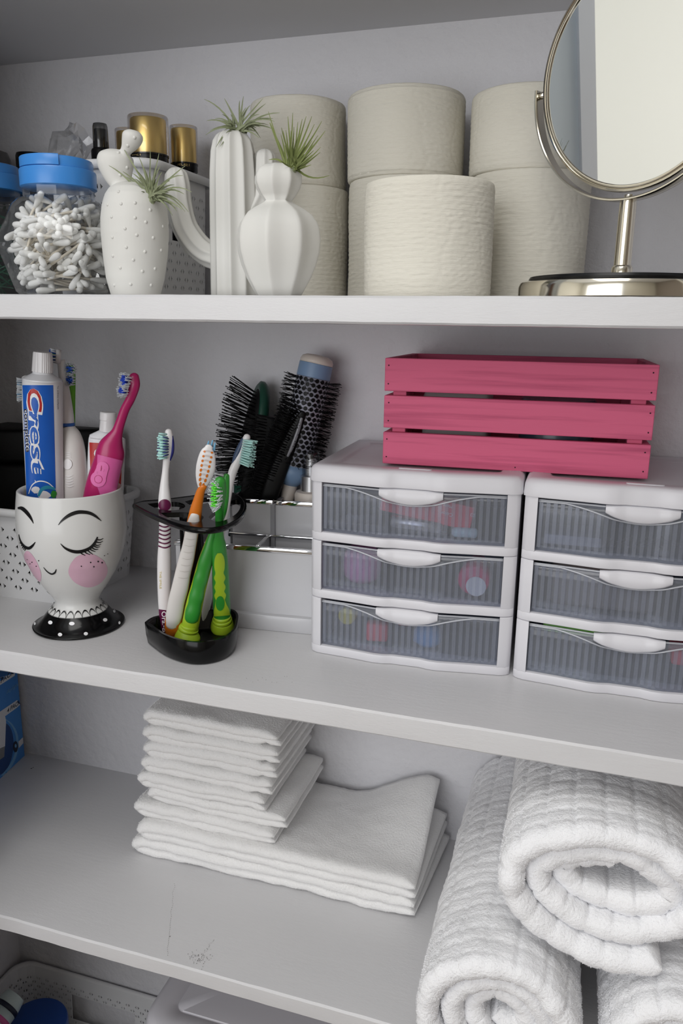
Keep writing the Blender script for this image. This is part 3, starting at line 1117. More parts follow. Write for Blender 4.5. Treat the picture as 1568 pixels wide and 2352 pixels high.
# ---------- basket with a black pouch
basket(-.850, -.590, .131, .308, ZB, -.232, .013, .036, .0245, 'white woven-look plastic basket behind the face cup on the middle shelf', handles=False)
poly = [(-.81, .196), (-.735, .232), (-.628, .283), (-.618, .292), (-.622, .298), (-.66, .300), (-.81, .300), (-.818, .25)]
t = thing('pouch', 'big black pouch standing in the basket behind the face cup', 'pouch', (-.72, .26, ZB + .004))
mk('pouch_body', wob(prism(poly, ZB + .004, -.195, .006, 3), lambda c: .0012 * noise.noise(c * 30)), M_BLACKM, t, angle=50)
mk('pouch_base', prism(rrect(-.822, -.622, .158, .292, .02, 4), ZB + .004, -.262, .004, 2), M_BLACKM, t, angle=50)
mk('pouch_flap', wob(prism([(x * .999, y + .001) for x, y in poly], -.193, -.1465, .006, 3), lambda c: .001 * noise.noise(c * 26)), mat('black_leather', (8, 8, 9), .5, spec=.2, bump=(400, .3, .0006)), t, angle=50)

# ---------- face cup
yc = .0950
rows = [(43.5, 288.5, 1124), (41, 292, 1146), (40, 295.5, 1168), (40, 297.5, 1195), (41, 298, 1213), (47, 294, 1245), (57, 283, 1276), (72, 265, 1308), (95, 245, 1339), (110, 232, 1357), (119, 224, 1370), (121, 223, 1376), (117, 227, 1383), (113, 234, 1389)]
pf = prof(rows, yc)
cxm = sum(p[0] for p in pf) / len(pf)
outer = [(r, z) for x, r, z in pf]
rowsb = [(107, 245, 1396), (97, 259, 1410), (86, 272, 1424), (76, 283, 1438), (73, 287, 1446)]
pfb = prof(rowsb, yc)
blk = [(r, max(z, ZB + .003)) for x, r, z in pfb]
zr = outer[0][1]
inner = [(outer[0][0] - .0012, zr + .0016), (outer[0][0] - .0035, zr + .0010), (outer[0][0] - .0045, zr - .003)] + [(r - .0052, z) for r, z in outer[1:9]] + [(.02, outer[8][1] - .004), (.0005, outer[8][1] - .005)]
cup = thing('face_cup', 'white ceramic cup painted with a sleeping face on a black dotted foot', 'cup', (cxm, yc, ZB))
cupo = lathe(outer[::-1] + [(outer[0][0] - .0002, zr + .0008)] + inner, cxm, yc, 96, cap0=False, cap1=False)
cupb = lathe([(blk[-1][0] - .002, ZB)] + [(blk[-1][0] - .0006, ZB + .001)] + blk[::-1] + [(outer[-1][0] - .0001, outer[-1][1])], cxm, yc, 96, cap1=False)
CB = mk('cup_bowl', cupo, M_GLAZE, cup)
CF = mk('cup_foot', cupb, M_GLAZEB, cup)
# scalloped lace line above the black foot
zs0, zs1 = blk[0][1], outer[-1][1]
sv, sf = [], []
nsc, seg = 23, 14
rb0, rb1 = blk[0][0], outer[-1][0]
for i in range(nsc * seg + 1):
    a = 2 * pi * i / (nsc * seg)
    q = abs(sin(pi * (i % seg) / seg)) ** .6
    for e in (0, .0016):
        z = zs0 - .0008 + (.0062 * q) + e
        sl = (z - zs0) / (zs1 - zs0)
        rr = rb0 + (rb1 - rb0) * min(sl, 1) if sl < 1 else rb1 - (z - zs1) * .5
        sv.append((cxm + (rr + .0005) * cos(a), yc + (rr + .0005) * sin(a), z))
    if i: sf.append((2 * i - 2, 2 * i, 2 * i + 1, 2 * i - 1))
mk('scalloped_line', (sv, sf), M_INK, CB)
fs = lathe([(rb0 - .0002, zs0 - .001), (rb1 + .0003, zs1 - .0006)], cxm, yc, 96, cap0=False, cap1=False)
mk('white_lace_band', lathe([(rb0 + .0002, zs0 - .0002), (rb1 + .0002, zs1)], cxm, yc, 96, cap0=False, cap1=False), M_GLAZE, CB)
skf = Skin(cupb)
mk('dots', join(*[skf.lay(*blob(a, b, rx, ry, 14, 2), off=.0004) for a, b, rx, ry in [(80, 1433, 2.4, 3.4), (116, 1430, 5, 4.4), (165, 1432.5, 6.4, 4.2), (241, 1424, 5, 4), (262, 1404, 3, 3.6), (274, 1431, 2.4, 3.6), (138, 1458, 5, 4.4), (197, 1456, 4.8, 4.2)]]), M_WINK, CF, kind='stuff')
skc = Skin(cupo)
K = 1 / 4.612
cv = lambda L: [(x * K, 1080 + y * K) for x, y in L]
mk('blush_cheek', skc.lay(*blob(930 * K, 1080 + 1062 * K, 207 * K, 176 * K, 40, 7, .06), off=.0003), M_BLUSH, CB)
mk('blush_cheek', skc.lay(*blob(348 * K, 1080 + 1015 * K, 178 * K, 58 * K, 36, 7, .06, rot=1.14), off=.0003), M_BLUSH, CB)
ink = []
ink.append(stroke(cv([(617, 580), (660, 530), (730, 478), (810, 447), (880, 443), (950, 455), (1010, 487), (1071, 537)]), [.5, 2.2, 3.8, 4.2, 4.0, 3.6, 2.8, .5], 8))
ink.append(stroke(cv([(192, 402), (232, 402), (272, 432), (310, 477), (340, 525), (357, 564)]), [2, 4, 4.2, 3.6, 2, .4], 8))
ink.append(stroke(cv([(641, 776), (690, 823), (760, 855), (830, 863), (900, 847), (960, 815), (1002, 768), (1030, 706)]), [.5, 2.2, 3.4, 3.8, 3.6, 3.4, 3, 1.5], 8))
ink.append(stroke(cv([(203, 680), (213, 728), (235, 775), (270, 812), (310, 824), (345, 800), (378, 758)]), [.6, 1.3, 2.2, 3, 3.4, 2.6, .5], 8))
for a, b, c in [((1018, 732), (1058, 736), (1092, 719)), ((1008, 757), (1050, 765), (1088, 750)), ((992, 783), (1030, 795), (1067, 781)), ((985, 798), (1022, 815), (1058, 808)), ((965, 815), (1005, 838), (1040, 834)), ((945, 832), (975, 850), (1010, 862)), ((925, 845), (950, 868), (982, 890)), ((890, 858), (915, 878), (952, 892)), ((848, 868), (870, 886), (903, 902))]:
    ink.append(stroke(cv([a, b, c]), [1.5, 1.2, .5], 5))
for a, b in [((228, 770), (212, 765)), ((240, 790), (226, 800)), ((250, 805), (238, 828)), ((262, 818), (252, 842)), ((277, 826), (264, 852))]:
    ink.append(stroke(cv([a, ((a[0] + b[0]) / 2 - 2, (a[1] + b[1]) / 2 + 4), b]), [1.2, .9, .4], 4))
ink.append(stroke(cv([(463, 1026), (490, 1060), (520, 1085), (552, 1097), (582, 1082), (597, 1047)]), [.4, 1, 1.3, 1.8, 2, .8], 8))
for x, y, r in [(958, 975, 8), (1037, 965, 9), (1078, 977, 9), (992, 1020, 8), (860, 1015, 7), (1103, 903, 5), (1138, 884, 5), (292, 945, 4), (322, 990, 5), (342, 973, 6), (387, 1015, 6), (412, 956, 6)]:
    ink.append(blob(x * K, 1080 + y * K, r * K, r * K, 10, 1))
mk('painted_lines', skc.lay(*join2(*ink), off=.0006), M_INK, CB, kind='stuff')

# ---------- toothpaste tube, cap up
yt = .090
tb = [(98, 872.5, yt, 44), (98, 884, yt, 44.4), (98, 930, yt, 44.4), (99.5, 1000, yt + .001, 43), (101.5, 1060, yt + .002, 42), (104, 1140, yt + .003, 40.5), (107, 1230, yt + .004, 40)]
tbr = catmull(tb, 6)
pts = [P(a, b, y) for a, b, y, w in tbr]
rad = [w * mpp(p) for (a, b, y, w), p in zip(tbr, pts)]
kts = [.98 - .68 * (i / (len(pts) - 1)) for i in range(len(pts))]
vw = (pts[5] - CAM).normalized()
td = (pts[-1] - pts[0]).normalized()
side = (td.cross(vw) + vw * .12).normalized()
body = tube(pts, rad, 40, side=side, kt=kts)
T5 = thing('toothpaste_tube', 'blue and white toothpaste tube standing cap up in the face cup', 'toothpaste', tuple(pts[-1]))
mk('tube_body', body, M_TUBEW, T5)
p0 = pts[0]
axd = (pts[0] - pts[4]).normalized()
k = mpp(p0)
mk('shoulder', tube([p0 - axd * .0004, p0 + axd * 2 * k, p0 + axd * 14 * k, p0 + axd * 18 * k], [43.6 * k, 43.2 * k, 23 * k, 21 * k], 40, side=side), M_TUBEW, T5, angle=30)
capv = tube([p0 + axd * (18 + j) * k for j in (0, 1, 42, 45, 45.5)], [22.5 * k, 23 * k, 20.5 * k, 19.8 * k, 17 * k], 60, side=side, rf=lambda a, i: 1 + .02 * (1 if int(a / (2 * pi) * 60) % 2 else -1) * (1 if i < 3 else 0))
mk('cap', capv, M_WBRUSH, T5, angle=25)
sk = Skin(body)
mk('blue_print', sk.lay(*quad2((51.8, 884.5), (122, 884.5), (128.5, 1150), (61.5, 1150), 20, 24), off=.0002), M_TUBEB, T5)
dn = (.035, 1)
for layer, (m1, b1, o1) in enumerate([(M_WINK, .075, .0004), (None, .012, .0006)]):
    mk('lettering', sk.lay(*text_to('C', (63, 893), (.06, 1), (1, -.06), length=62 if layer == 0 else 55, size=44, bold=b1, shear=.12), off=o1), m1 or M_RED, T5, smooth=False)
    mk('lettering', sk.lay(*text_to('rest', (67.5, 944), (.055, 1), (1, -.055), length=146, size=37, bold=b1, shear=.12), off=o1 + .00005), m1 or M_TUBEB, T5, smooth=False)
    mk('lettering', sk.lay(*text_to('complete', (56, 939), (.045, 1), (1, -.045), length=99, size=13.5, bold=b1 * .9), off=o1 + .0001), m1 or M_NAVY, T5, smooth=False)
mk('emblem', sk.lay(*join2(stroke([(66, 1134), (74, 1114), (90, 1105), (110, 1109), (127, 1124)], [.8, 1.2, 1.4, 1.2, .8], 6), blob(82, 1125, 10, 8, 20, 3, .3), blob(101, 1136, 15, 9, 20, 3, .2), stroke([(80, 1102), (81.5, 1106), (80, 1110)], [.1, 1.2, .1], 3)), off=.0004), M_WINK, T5)
mk('emblem', sk.lay(*stroke([(88, 1140), (96, 1124), (110, 1119), (126, 1123)], [2.5, 4, 4, 2.5], 6), off=.0005), M_TEAL, T5)
mk('emblem', sk.lay(*blob(123, 1135, 6.5, 9, 16, 3, .3), off=.0006), M_GRNP, T5)
mk('small_print', sk.lay(*text_to('*vs. ordinary toothpaste', (131, 886), (.012, 1), (1, 0), length=54, size=4.6), off=.0004), M_NAVY, T5, smooth=False)


# ---------- bristles
def bristles(name, par, m, c, n, up, spots, L, r, splay=0.0, rnd=random.Random(1), seg=5, hairs=1):
    """tufts standing on a head: spots = (across, along) offsets in metres; n = direction they point"""
    n = n.normalized()
    up = (up - n * up.dot(n)).normalized()
    s = up.cross(n)
    out = []
    for (a, b) in spots:
        q = c + s * a + up * b
        for h in range(hairs):
            d = (n + (s * a + up * b) * splay + Vector((rnd.gauss(0, .05), rnd.gauss(0, .05), rnd.gauss(0, .05))) * (1 if hairs == 1 else 2.2)).normalized()
            q2 = q + (s * rnd.gauss(0, r * .8) + up * rnd.gauss(0, r * .8) if hairs > 1 else Vector())
            out.append(rod(q2, q2 + d * L * rnd.uniform(.9, 1.05), r, seg, r * .8))
    return mk(name, join(*out), m, par, kind='stuff', smooth=seg > 4)


def ringspots(r, n, ph=0):
    return [(r * cos(2 * pi * i / n + ph), r * sin(2 * pi * i / n + ph)) for i in range(n)]


# ---------- electric toothbrush
E = thing('electric_toothbrush', 'white electric toothbrush with a blue ring beside the toothpaste tube in the cup', 'toothbrush', tuple(P(180, 1200, .125)))
ye = .122
mk('handle', limb([(153, 982, ye, 18), (156, 990, ye, 20), (162, 1004, ye, 24), (167, 1030, ye, 27), (171, 1080, ye, 29), (175, 1140, ye, 30), (178, 1215, ye, 29)], .95, 6, 28, dome=False), M_GREYW, E)
mk('brush_neck', limb([(140, 826, ye, 9), (143, 850, ye, 9.5), (146, 880, ye, 11), (149, 915, ye, 14), (151, 950, ye, 17), (152, 972, ye, 18)], .9, 5, 24, dome=False), M_WBRUSH, E)
mk('blue_ring', limb([(152, 971, ye, 18.8), (152.5, 978, ye, 19.2)], .95, 2, 28, dome=False, smooth=False), M_BLUEP, E)
hd = P(133, 819, ye - .004)
nrm = Vector((-.75, -.6, .12)).normalized()
mk('brush_head', tube([hd + nrm * -.003, hd + nrm * .001, hd + nrm * .0025], [.0078, .0085, .0078], 24), M_WBRUSH, E)
bristles('bristles', E, M_BRB, hd + nrm * .0025, nrm, Vector((0, 0, 1)), ringspots(.0055, 9), .007, .0011, 10)
bristles('bristles', E, M_BRW, hd + nrm * .0025, nrm, Vector((0, 0, 1)), ringspots(.0072, 12, .2), .006, .0009, 14)
bristles('bristles', E, M_BRG, hd + nrm * .0025, nrm, Vector((0, 0, 1)), ringspots(.0022, 4), .008, .0009, 5)
he = limb([(171, 1080, ye, 29), (175, 1140, ye, 30)], .95, 6, 28, dome=False)
ske = Skin(limb([(153, 982, ye, 18), (156, 990, ye, 20), (162, 1004, ye, 24), (167, 1030, ye, 27), (171, 1080, ye, 29), (175, 1140, ye, 30), (178, 1215, ye, 29)], .95, 6, 28, dome=False))
mk('power_button', ske.lay(*blob(156, 1066, 9.5, 12, 20, 3), off=.0010), M_WBRUSH, E)
mk('grip_ridges', ske.lay(*join2(*[stroke([(150 + i * .6, 1092 + i * 6), (158 + i * .6, 1094 + i * 6), (167 + i * .6, 1091.5 + i * 6)], [.3, 1.2, .3], 3) for i in range(5)] + [stroke([(150, 1040 + i * 5), (158, 1039 + i * 5), (164, 1041 + i * 5)], [.3, .8, .3], 3) for i in range(3)]), off=.0008), M_WBRUSH, E, kind='stuff')


def twin_head(par, px1, py1, r1, px2, py2, r2, y, nrm, mc):
    for px, py, rr in ((px1, py1, r1), (px2, py2, r2)):
        c = P(px, py, y)
        k = mpp(c)
        bristles('bristles', par, M_BRW, c, nrm, Vector((0, 0, 1)), ringspots(rr * k * .80, 13) + ringspots(rr * k * .62, 10), .007, rr * k * .055, 22, hairs=3, seg=4)
        bristles('bristles', par, mc, c, nrm, Vector((0, 0, 1)), ringspots(rr * k * .36, 7) + ringspots(rr * k * .1, 3), .0065, rr * k * .12, 8, hairs=2)


# green kid brush behind it
yg = .132
E2 = thing('toothbrush', 'green toothbrush with blue and white bristles behind the white electric one in the cup', 'toothbrush', tuple(P(168, 1150, yg)))
mk('handle', limb([(159, 845, yg, 12), (161, 865, yg, 12), (164, 890, yg, 9), (164, 930, yg, 8.5), (163, 980, yg, 9.5), (166, 1060, yg, 11), (170, 1180, yg, 11)], .6, 5, 16), mat('grass_green_plastic', (96, 176, 28), .3), E2)
twin_head(E2, 165, 848, 15, 165, 873, 14, yg - .006, Vector((.1, -1, .1)), M_BRB)
# brush peeping out behind the tube
E3 = thing('toothbrush', 'white toothbrush with blue and white bristles hidden behind the toothpaste tube', 'toothbrush', tuple(P(80, 1150, .125)))
mk('handle', limb([(60, 872, .124, 11), (62, 900, .124, 11), (66, 940, .124, 8), (74, 1020, .124, 9), (86, 1180, .124, 11)], .6, 5, 16), M_WBRUSH, E3)
twin_head(E3, 53, 881, 13, 53, 908, 13, .119, Vector((-.8, -.6, .05)), M_BRB2)
# pink electric kid brush
yp = .102
rows = [(308, 866, yp, 11), (309, 885, yp, 12), (300, 915, yp, 10.5), (287, 940, yp, 10.3), (276, 971, yp, 10.8), (269, 992, yp, 13), (262, 1008, yp, 20), (256, 1024, yp, 28), (253, 1041, yp, 32), (250, 1056, yp, 32.2), (241, 1087, yp, 34), (233, 1119, yp, 35.5), (226, 1150, yp, 35), (212, 1215, yp + .002, 33)]
E4 = thing('electric_toothbrush', 'pink electric toothbrush with a light pink button leaning out of the cup', 'toothbrush', tuple(P(212, 1225, yp)))
pb = limb(rows, .72, 5, 32)
mk('handle', pb, M_PINK, E4)
sk = Skin(pb)
mk('light_panel', sk.lay(*quad2((224, 1043.5), (281, 1058), (262, 1148), (221, 1138), 14, 14), off=.0003), M_PINK2, E4)
mk('dark_notch', sk.lay(*quad2((222, 1115), (222.5, 1115), (234, 1150), (199, 1150), 5, 6), off=.0005), M_PINK, E4)
mk('button_pad', (sk.lay(*join2(blob(236, 1074, 13.5, 14, 24, 3), blob(226.5, 1100, 17, 18, 24, 3), quad2((222.5, 1074), (249.5, 1074), (243, 1100), (210, 1100), 6, 6)), off=.0012)), M_PINK3, E4)
mk('button_marks', sk.lay(*join2(stroke([(234, 1069), (232.5, 1080)], [.8, .8], 3), *[stroke([(226.5 + 8.5 * cos(a), 1100 + 9 * sin(a)) for a in [i * pi / 8 for i in range(17)]], [.5] * 17, 1)]), off=.0015), M_PINK, E4, kind='stuff')
twin_head(E4, 293, 874, 19, 288, 898, 16, yp - .007, Vector((-.45, -.9, .1)), mat('royal_blue_bristles', (34, 70, 190), .6))
# red toothpaste at the back
yr = .139
E5 = thing('toothpaste_tube', 'red and white toothpaste tube with a white cap behind the pink toothbrush', 'toothpaste', tuple(P(240, 1180, yr)))
rb_ = limb([(246, 1006, yr, 40), (245.5, 1020, yr, 41), (243, 1080, yr, 41), (240, 1180, yr - .004, 40)], .42, 5, 32, dome=False)
mk('tube_body', rb_, M_TUBEW, E5)
mk('shoulder', limb([(247.5, 990, yr, 20), (247.3, 994, yr, 24), (246, 1003, yr, 38.5), (246, 1007, yr, 40.2)], .45, 2, 32, dome=False, smooth=False), M_TUBEW, E5)
mk('cap', limb([(249, 946, yr, 17), (249, 948, yr, 19), (249, 964, yr, 19.5), (249, 965.5, yr, 18.4), (248, 990, yr, 19.6)], .9, 1, 40, dome=False, smooth=False), M_WBRUSH, E5, angle=30)
sk = Skin(rb_)
mk('red_print', sk.lay(*quad2((205.5, 1016), (281, 1021), (276, 1150), (210, 1150), 12, 10), off=.0003), M_RED, E5)
mk('lettering', sk.lay(*text_to('C', (216, 1052), (1, .05), (0, -1), length=20, size=32, bold=.02), off=.0006), M_WINK, E5, smooth=False)

# ---------- black toothbrush stand
ZH = -.199
OUT = [(308, 1157), (330, 1151), (370, 1148), (410, 1143), (450, 1138), (490, 1133), (525, 1131), (547, 1137), (560, 1150), (562, 1165), (553, 1183), (533, 1199), (503, 1210), (468, 1213), (430, 1208), (388, 1195), (345, 1177)]
HOLES = [[(338, 1157), (372, 1154), (405, 1153), (422, 1158), (424, 1165), (408, 1171), (380, 1172), (355, 1166)],
         [(368, 1178), (395, 1177), (430, 1177), (462, 1183), (466, 1192), (448, 1200), (415, 1196), (385, 1188)],
         [(424, 1152), (448, 1146), (480, 1142), (505, 1141), (512, 1146), (490, 1152), (462, 1158), (440, 1161)],
         [(478, 1188), (492, 1174), (515, 1158), (540, 1148), (551, 1153), (551, 1167), (541, 1181), (518, 1194), (495, 1198)]]


def loop3(L, z, n=4):
    c = catmull(L + [L[0]], n)[:-1]
    # close the spline smoothly
    return [(G(a, b, z).x, G(a, b, z).y) for a, b in c]


def plate(outl, holes, z0, z1, bev=.0012):
    pts, edges = [], []
    loops = [outl] + holes
    for L in loops:
        n = len(pts)
        pts += [Vector(p) for p in L]
        edges += [(n + i, n + (i + 1) % len(L)) for i in range(len(L))]
    v, e, f, *_ = delaunay_2d_cdt(pts, edges, [], 1, 1e-7)

    def inpoly(c, L):
        r = False
        for i in range(len(L)):
            a, b = L[i], L[i - 1]
            if (a[1] > c[1]) != (b[1] > c[1]) and c[0] < (b[0] - a[0]) * (c[1] - a[1]) / (b[1] - a[1]) + a[0]: r = not r
        return r
    F = []
    for q in f:
        c = [sum(v[i][k] for i in q) / len(q) for k in (0, 1)]
        if inpoly(c, outl) and not any(inpoly(c, h) for h in holes): F.append(tuple(q))
    return solid(([(p[0], p[1], z1) for p in v], F), z1 - z0, -1)


T6 = thing('toothbrush_stand', 'glossy black toothbrush stand with a leaf shaped holder and dish', 'toothbrush holder', (-.405, .09, ZB))
po = plate(loop3(OUT, ZH), [loop3(h, ZH) for h in HOLES], ZH - .0055, ZH)
mk('holder_plate', po, M_BLKGL, T6, smooth=False)
ol = loop3(OUT, ZH)
mk('plate_rim', rings([[(p[0], p[1], ZH - .0028) for p in []] or [Vector((p[0], p[1], ZH - .00275)) + Vector((0, 0, .0034)) * sin(2 * pi * k / 8) + Vector((p[0] + .43, p[1] - .12, 0)).normalized() * (.0022 * cos(2 * pi * k / 8)) for p in ol] for k in range(9)], False, False), M_BLKGL, T6)
DISH = [(332, 1428), (352, 1416), (395, 1408), (440, 1403), (490, 1399), (530, 1398), (546, 1408), (547, 1425), (541, 1445), (522, 1461), (490, 1472), (450, 1476), (410, 1470), (370, 1455)]
zd = ZB + .027
dl = loop3(DISH, zd)
cdx, cdy = sum(p[0] for p in dl) / len(dl), sum(p[1] for p in dl) / len(dl)
sc = lambda q, dz, dx=0: [(cdx + (p[0] - cdx) * q, cdy + (p[1] - cdy) * q, dz) for p in dl]
mk('dish', rings([sc(.90, ZB), sc(.955, ZB + .002), sc(.985, ZB + .012), sc(1, zd - .001), sc(.99, zd), sc(.93, zd), sc(.915, zd - .001), sc(.89, ZB + .006), sc(.85, ZB + .0045)]), M_BLKGL, T6, angle=50)
pa, pc_ = G(440, 1190, ZH), G(462, 1440, ZB + .006)
pa = G(436, 1160, ZH); pa.z = ZH - .004; pc_ = G(452, 1422, ZB + .005)
mk('post', tube([pc_, pc_ + (pa - pc_) * .3, pc_ + (pa - pc_) * .7, pa], [.019, .0165, .0135, .012], 24, side=(1, 0.25, 0), kt=.45, se=.6), M_BLKGL, T6)


# ---------- five toothbrushes in the stand
def lean(foot, top, zf=ZB + .006, dyt=0.0, dyf=0.0):
    a, b = G(foot[0], foot[1], zf).y + dyf, G(top[0], top[1], ZH).y + dyt
    return lambda py: a + (b - a) * (py - foot[1]) / (top[1] - foot[1])


def rowsy(rows, yf, d=0.0):
    return [(x, y, yf(y) + d, w) for x, y, w in rows]


def brush(name, label, foot):
    return thing(name, label, 'toothbrush', tuple(foot))


def ovals(rx, ry, nx, ny):
    return [(rx * (2 * (i + .5 * (j % 2)) / nx - 1), ry * (2 * j / (ny - 1) - 1)) for j in range(ny) for i in range(nx + 1) if abs(2 * (i + .5 * (j % 2)) / nx - 1) ** 2 + (2 * j / (ny - 1) - 1) ** 2 * .6 < 1.05]


# purple and white
yf = lean((374, 1452), (379, 1166))
B1 = brush('toothbrush', 'white and purple striped toothbrush with teal bristles at the left of the black stand', P(376, 1455, yf(1455)))
hr_ = rowsy([(387, 992, 8), (388, 1010, 10.5), (387, 1035, 10), (383, 1056, 8.5), (380, 1085, 8), (378, 1115, 10.5), (378, 1145, 14), (379, 1170, 15), (379, 1200, 13.5), (378, 1240, 13.5), (377, 1285, 15.5), (377, 1340, 15.5), (378, 1395, 14), (379, 1430, 11.5), (379, 1450, 9)], yf)
pbv = limb(hr_, .8, 6, 28)
mk('handle', pbv, M_WBRUSH, B1)
sk = Skin(pbv)
st = []
for yy in (1208, 1217.5, 1227, 1236.5, 1246, 1255.5):
    w = 13.2 if yy < 1240 else 14.2
    st.append(stroke([(378 - w, yy - 2), (378 - w * .4, yy + 1.5), (379, yy + 2.5), (378 + w * .5, yy + 1), (378 + w, yy - 3)], [1.6] * 5, 4))
mk('purple_stripes', sk.lay(*join2(*st), off=.0004), M_PURPLE, B1, kind='stuff')
mk('thumb_patch', sk.lay(*blob(378, 1160, 13.5, 13.5, 24, 4), off=.0006), M_PURPLE, B1)
mk('purple_end', sk.lay(*quad2((364.8, 1399), (391.5, 1403), (388, 1460), (370, 1460), 10, 10), off=.0004), M_PURPLE, B1)
mk('lettering', sk.lay(*text_to('Oral-B', (371.5, 1404), (.05, 1), (1, -.05), length=47, size=14, bold=.012), off=.0007), M_WINK, B1, smooth=False)
mk('lettering', sk.lay(*text_to('THE SMILE', (366.5, 1312), (.01, 1), (1, 0), length=40, size=6), off=.0005), mat('gold_print', (204, 184, 96), .4), B1, smooth=False)
c = P(382, 1024, yf(1024) - .003)
nb = Vector((-.62, -.78, .05))
bristles('bristles', B1, M_BRT, c, nb, Vector((0, 0, 1)), ovals(.0045, .0125, 4, 10), .009, .0010, 12)
bristles('bristles', B1, M_INDIGO, c, nb, Vector((0, 0, 1)), [(s * .0062, z * .0028) for s in (-1, 1) for z in range(-3, 4)], .0075, .0007, 30)
mk('blue_back', limb(rowsy([(394, 1002, 3.5), (396, 1020, 4.2), (395, 1040, 4), (390, 1056, 2.5)], yf, .001), 1.2, 4, 12), M_INDIGO, B1)

# orange and white, back of the head towards us
yf = lean((396, 1462), (444, 1188))
B2 = brush('toothbrush', 'orange and white toothbrush leaning right in the stand, its ribbed head turned away', P(396, 1465, yf(1465)))
mk('handle', limb(rowsy([(467, 1118, 8), (461, 1128, 9.5), (455, 1150, 11.5), (450, 1172, 14), (445, 1198, 15.5), (441, 1217, 15.5), (435, 1252, 15.8), (428, 1284, 17.5), (420, 1317, 18), (414, 1350, 19.5), (406, 1382, 19.5), (401, 1415, 20), (397, 1440, 19), (394, 1458, 14)], yf), .7, 5, 24), M_ORANGE, B2)
wv = limb(rowsy([(447, 1186, 10.5), (445, 1198, 13.5), (440.5, 1217, 14.6), (434.5, 1252, 15.2), (427.5, 1284, 17), (419.5, 1317, 17.4), (413, 1350, 18.8), (405, 1382, 18.8), (399.5, 1415, 18.6), (396, 1433, 15)], yf, -.0035), .55, 5, 24)
mk('rubber_grip', wv, M_GREYW, B2)
sk = Skin(wv)
mk('grip_lines', sk.lay(*join2(*[stroke([(447 - (yy - 1188) * .19 - 11, yy), (447 - (yy - 1188) * .19, yy + 2.5), (447 - (yy - 1188) * .19 + 11, yy + 1)], [.3, .55, .3], 3) for yy in (1222, 1237, 1252, 1267, 1282, 1297, 1311, 1326)]), off=.0003), mat('grip_shadow', (190, 184, 178), .6), B2, kind='stuff')
hv = limb(rowsy([(479, 1029, 9), (477, 1036, 14.5), (476, 1044, 18), (474, 1060, 21), (472, 1076, 22), (468.5, 1093, 19.5), (465, 1109, 14), (462, 1122, 7)], yf), .38, 5, 24)
mk('brush_head', hv, M_WBRUSH, B2)
sk = Skin(hv)
dash = []
for i in range(8):
    yy = 1037 + i * 10.6
    cx_ = 478 - i * 2.1
    w = [9, 9.5, 9.5, 9.5, 9, 8.2, 6.5, 3.6][i]
    for s in (-1, 1):
        dash.append(blob(cx_ + s * w * .92, yy + (s + 1) * 1.3, 2.7, 2.5 + .35 * i, 10, 2, rot=.3))
mk('orange_dashes', sk.lay(*join2(*dash), off=.0004), M_ORANGE, B2, kind='stuff')
mk('grey_ribs', sk.lay(*join2(*[stroke([(478 - i * 2.1 - 12 + i * .5, 1037 + i * 10.6), (478 - i * 2.1, 1036 + i * 10.6), (478 - i * 2.1 + 13 - i * .6, 1041 + i * 10.6)], [.6, 2.2, .6], 3) for i in range(7)]), off=.0002), mat('pale_grey_rubber', (205, 198, 196), .5), B2, kind='stuff')
bb = []
for x, y, x2, y2 in ((476, 1030, 479, 1014), (484, 1031, 488, 1012), (491, 1034, 494, 1018)):
    bb.append(limb([(x, y, yf(1030) + .005, 3.4), (x2, y2, yf(1030) + .004, 1.6)], .9, 3, 8, smooth=False))
mk('bristles', join(*bb), M_BRB2, B2, kind='stuff')
c = P(473, 1070, yf(1070) + .003)
bristles('bristles', B2, M_BRW, c, Vector((.25, 1, .1)), Vector((.18, 0, 1)), ovals(.0068, .014, 4, 9), .008, .0011, 10)


# green kid brushes
def suction(par, rows, yf, collar):
    mk('suction_foot', limb(rowsy(rows, yf), .95, 4, 28, dome=False), M_LIME, par)
    mk('collar_ring', limb(rowsy(collar, yf), .95, 2, 28, dome=False, smooth=False), M_LIME, par)


yf2 = lean((511, 1447), (504, 1194))
B3 = brush('toothbrush', 'upright green toothbrush on a lime suction foot, bristles facing out', P(511, 1449, yf2(1449)))
hv = limb(rowsy([(505, 1106, 13), (505, 1130, 15), (504, 1155, 12), (503.5, 1178, 9.5), (503.5, 1215, 9.5), (503.5, 1235, 11), (503.5, 1252, 15.5), (505.5, 1295, 18.5), (507, 1340, 19.5), (508.5, 1382, 20), (509.5, 1404, 19.5), (510, 1418, 19)], yf2), .75, 5, 28)
mk('handle', hv, M_GREEN, B3)
sk = Skin(hv)
zig = stroke([(503.5, 1270), (504, 1278), (504, 1292), (504, 1306), (504, 1316), (504.5, 1327), (504.5, 1337), (505, 1348), (505, 1358), (505.5, 1367), (506, 1378)], [4, 9, 11.5, 11, 9, 12.5, 9, 12.5, 9.5, 13, 9.5], 4, 8)
mk('lime_grip', sk.lay(*join2(zig, stroke([(506, 1378), (507, 1390), (508.5, 1402), (509.5, 1414)], [10, 13, 17, 17.5], 4, 8)), off=.0005), M_LIME, B3)
mk('green_oval', sk.lay(*blob(505.5, 1385, 9.5, 17, 24, 4), off=.0009), M_GREEN, B3)
suction(B3, [(510, 1414, 20), (510.5, 1424, 21), (510.5, 1428, 24), (510.5, 1437, 26.5), (510.5, 1444, 26), (510.5, 1449, 21)], yf2, [(510, 1420, 21), (510.2, 1422, 22.8), (510.3, 1426, 22.8), (510.4, 1428, 21)])
c = P(501, 1136, yf2(1136) - .005)
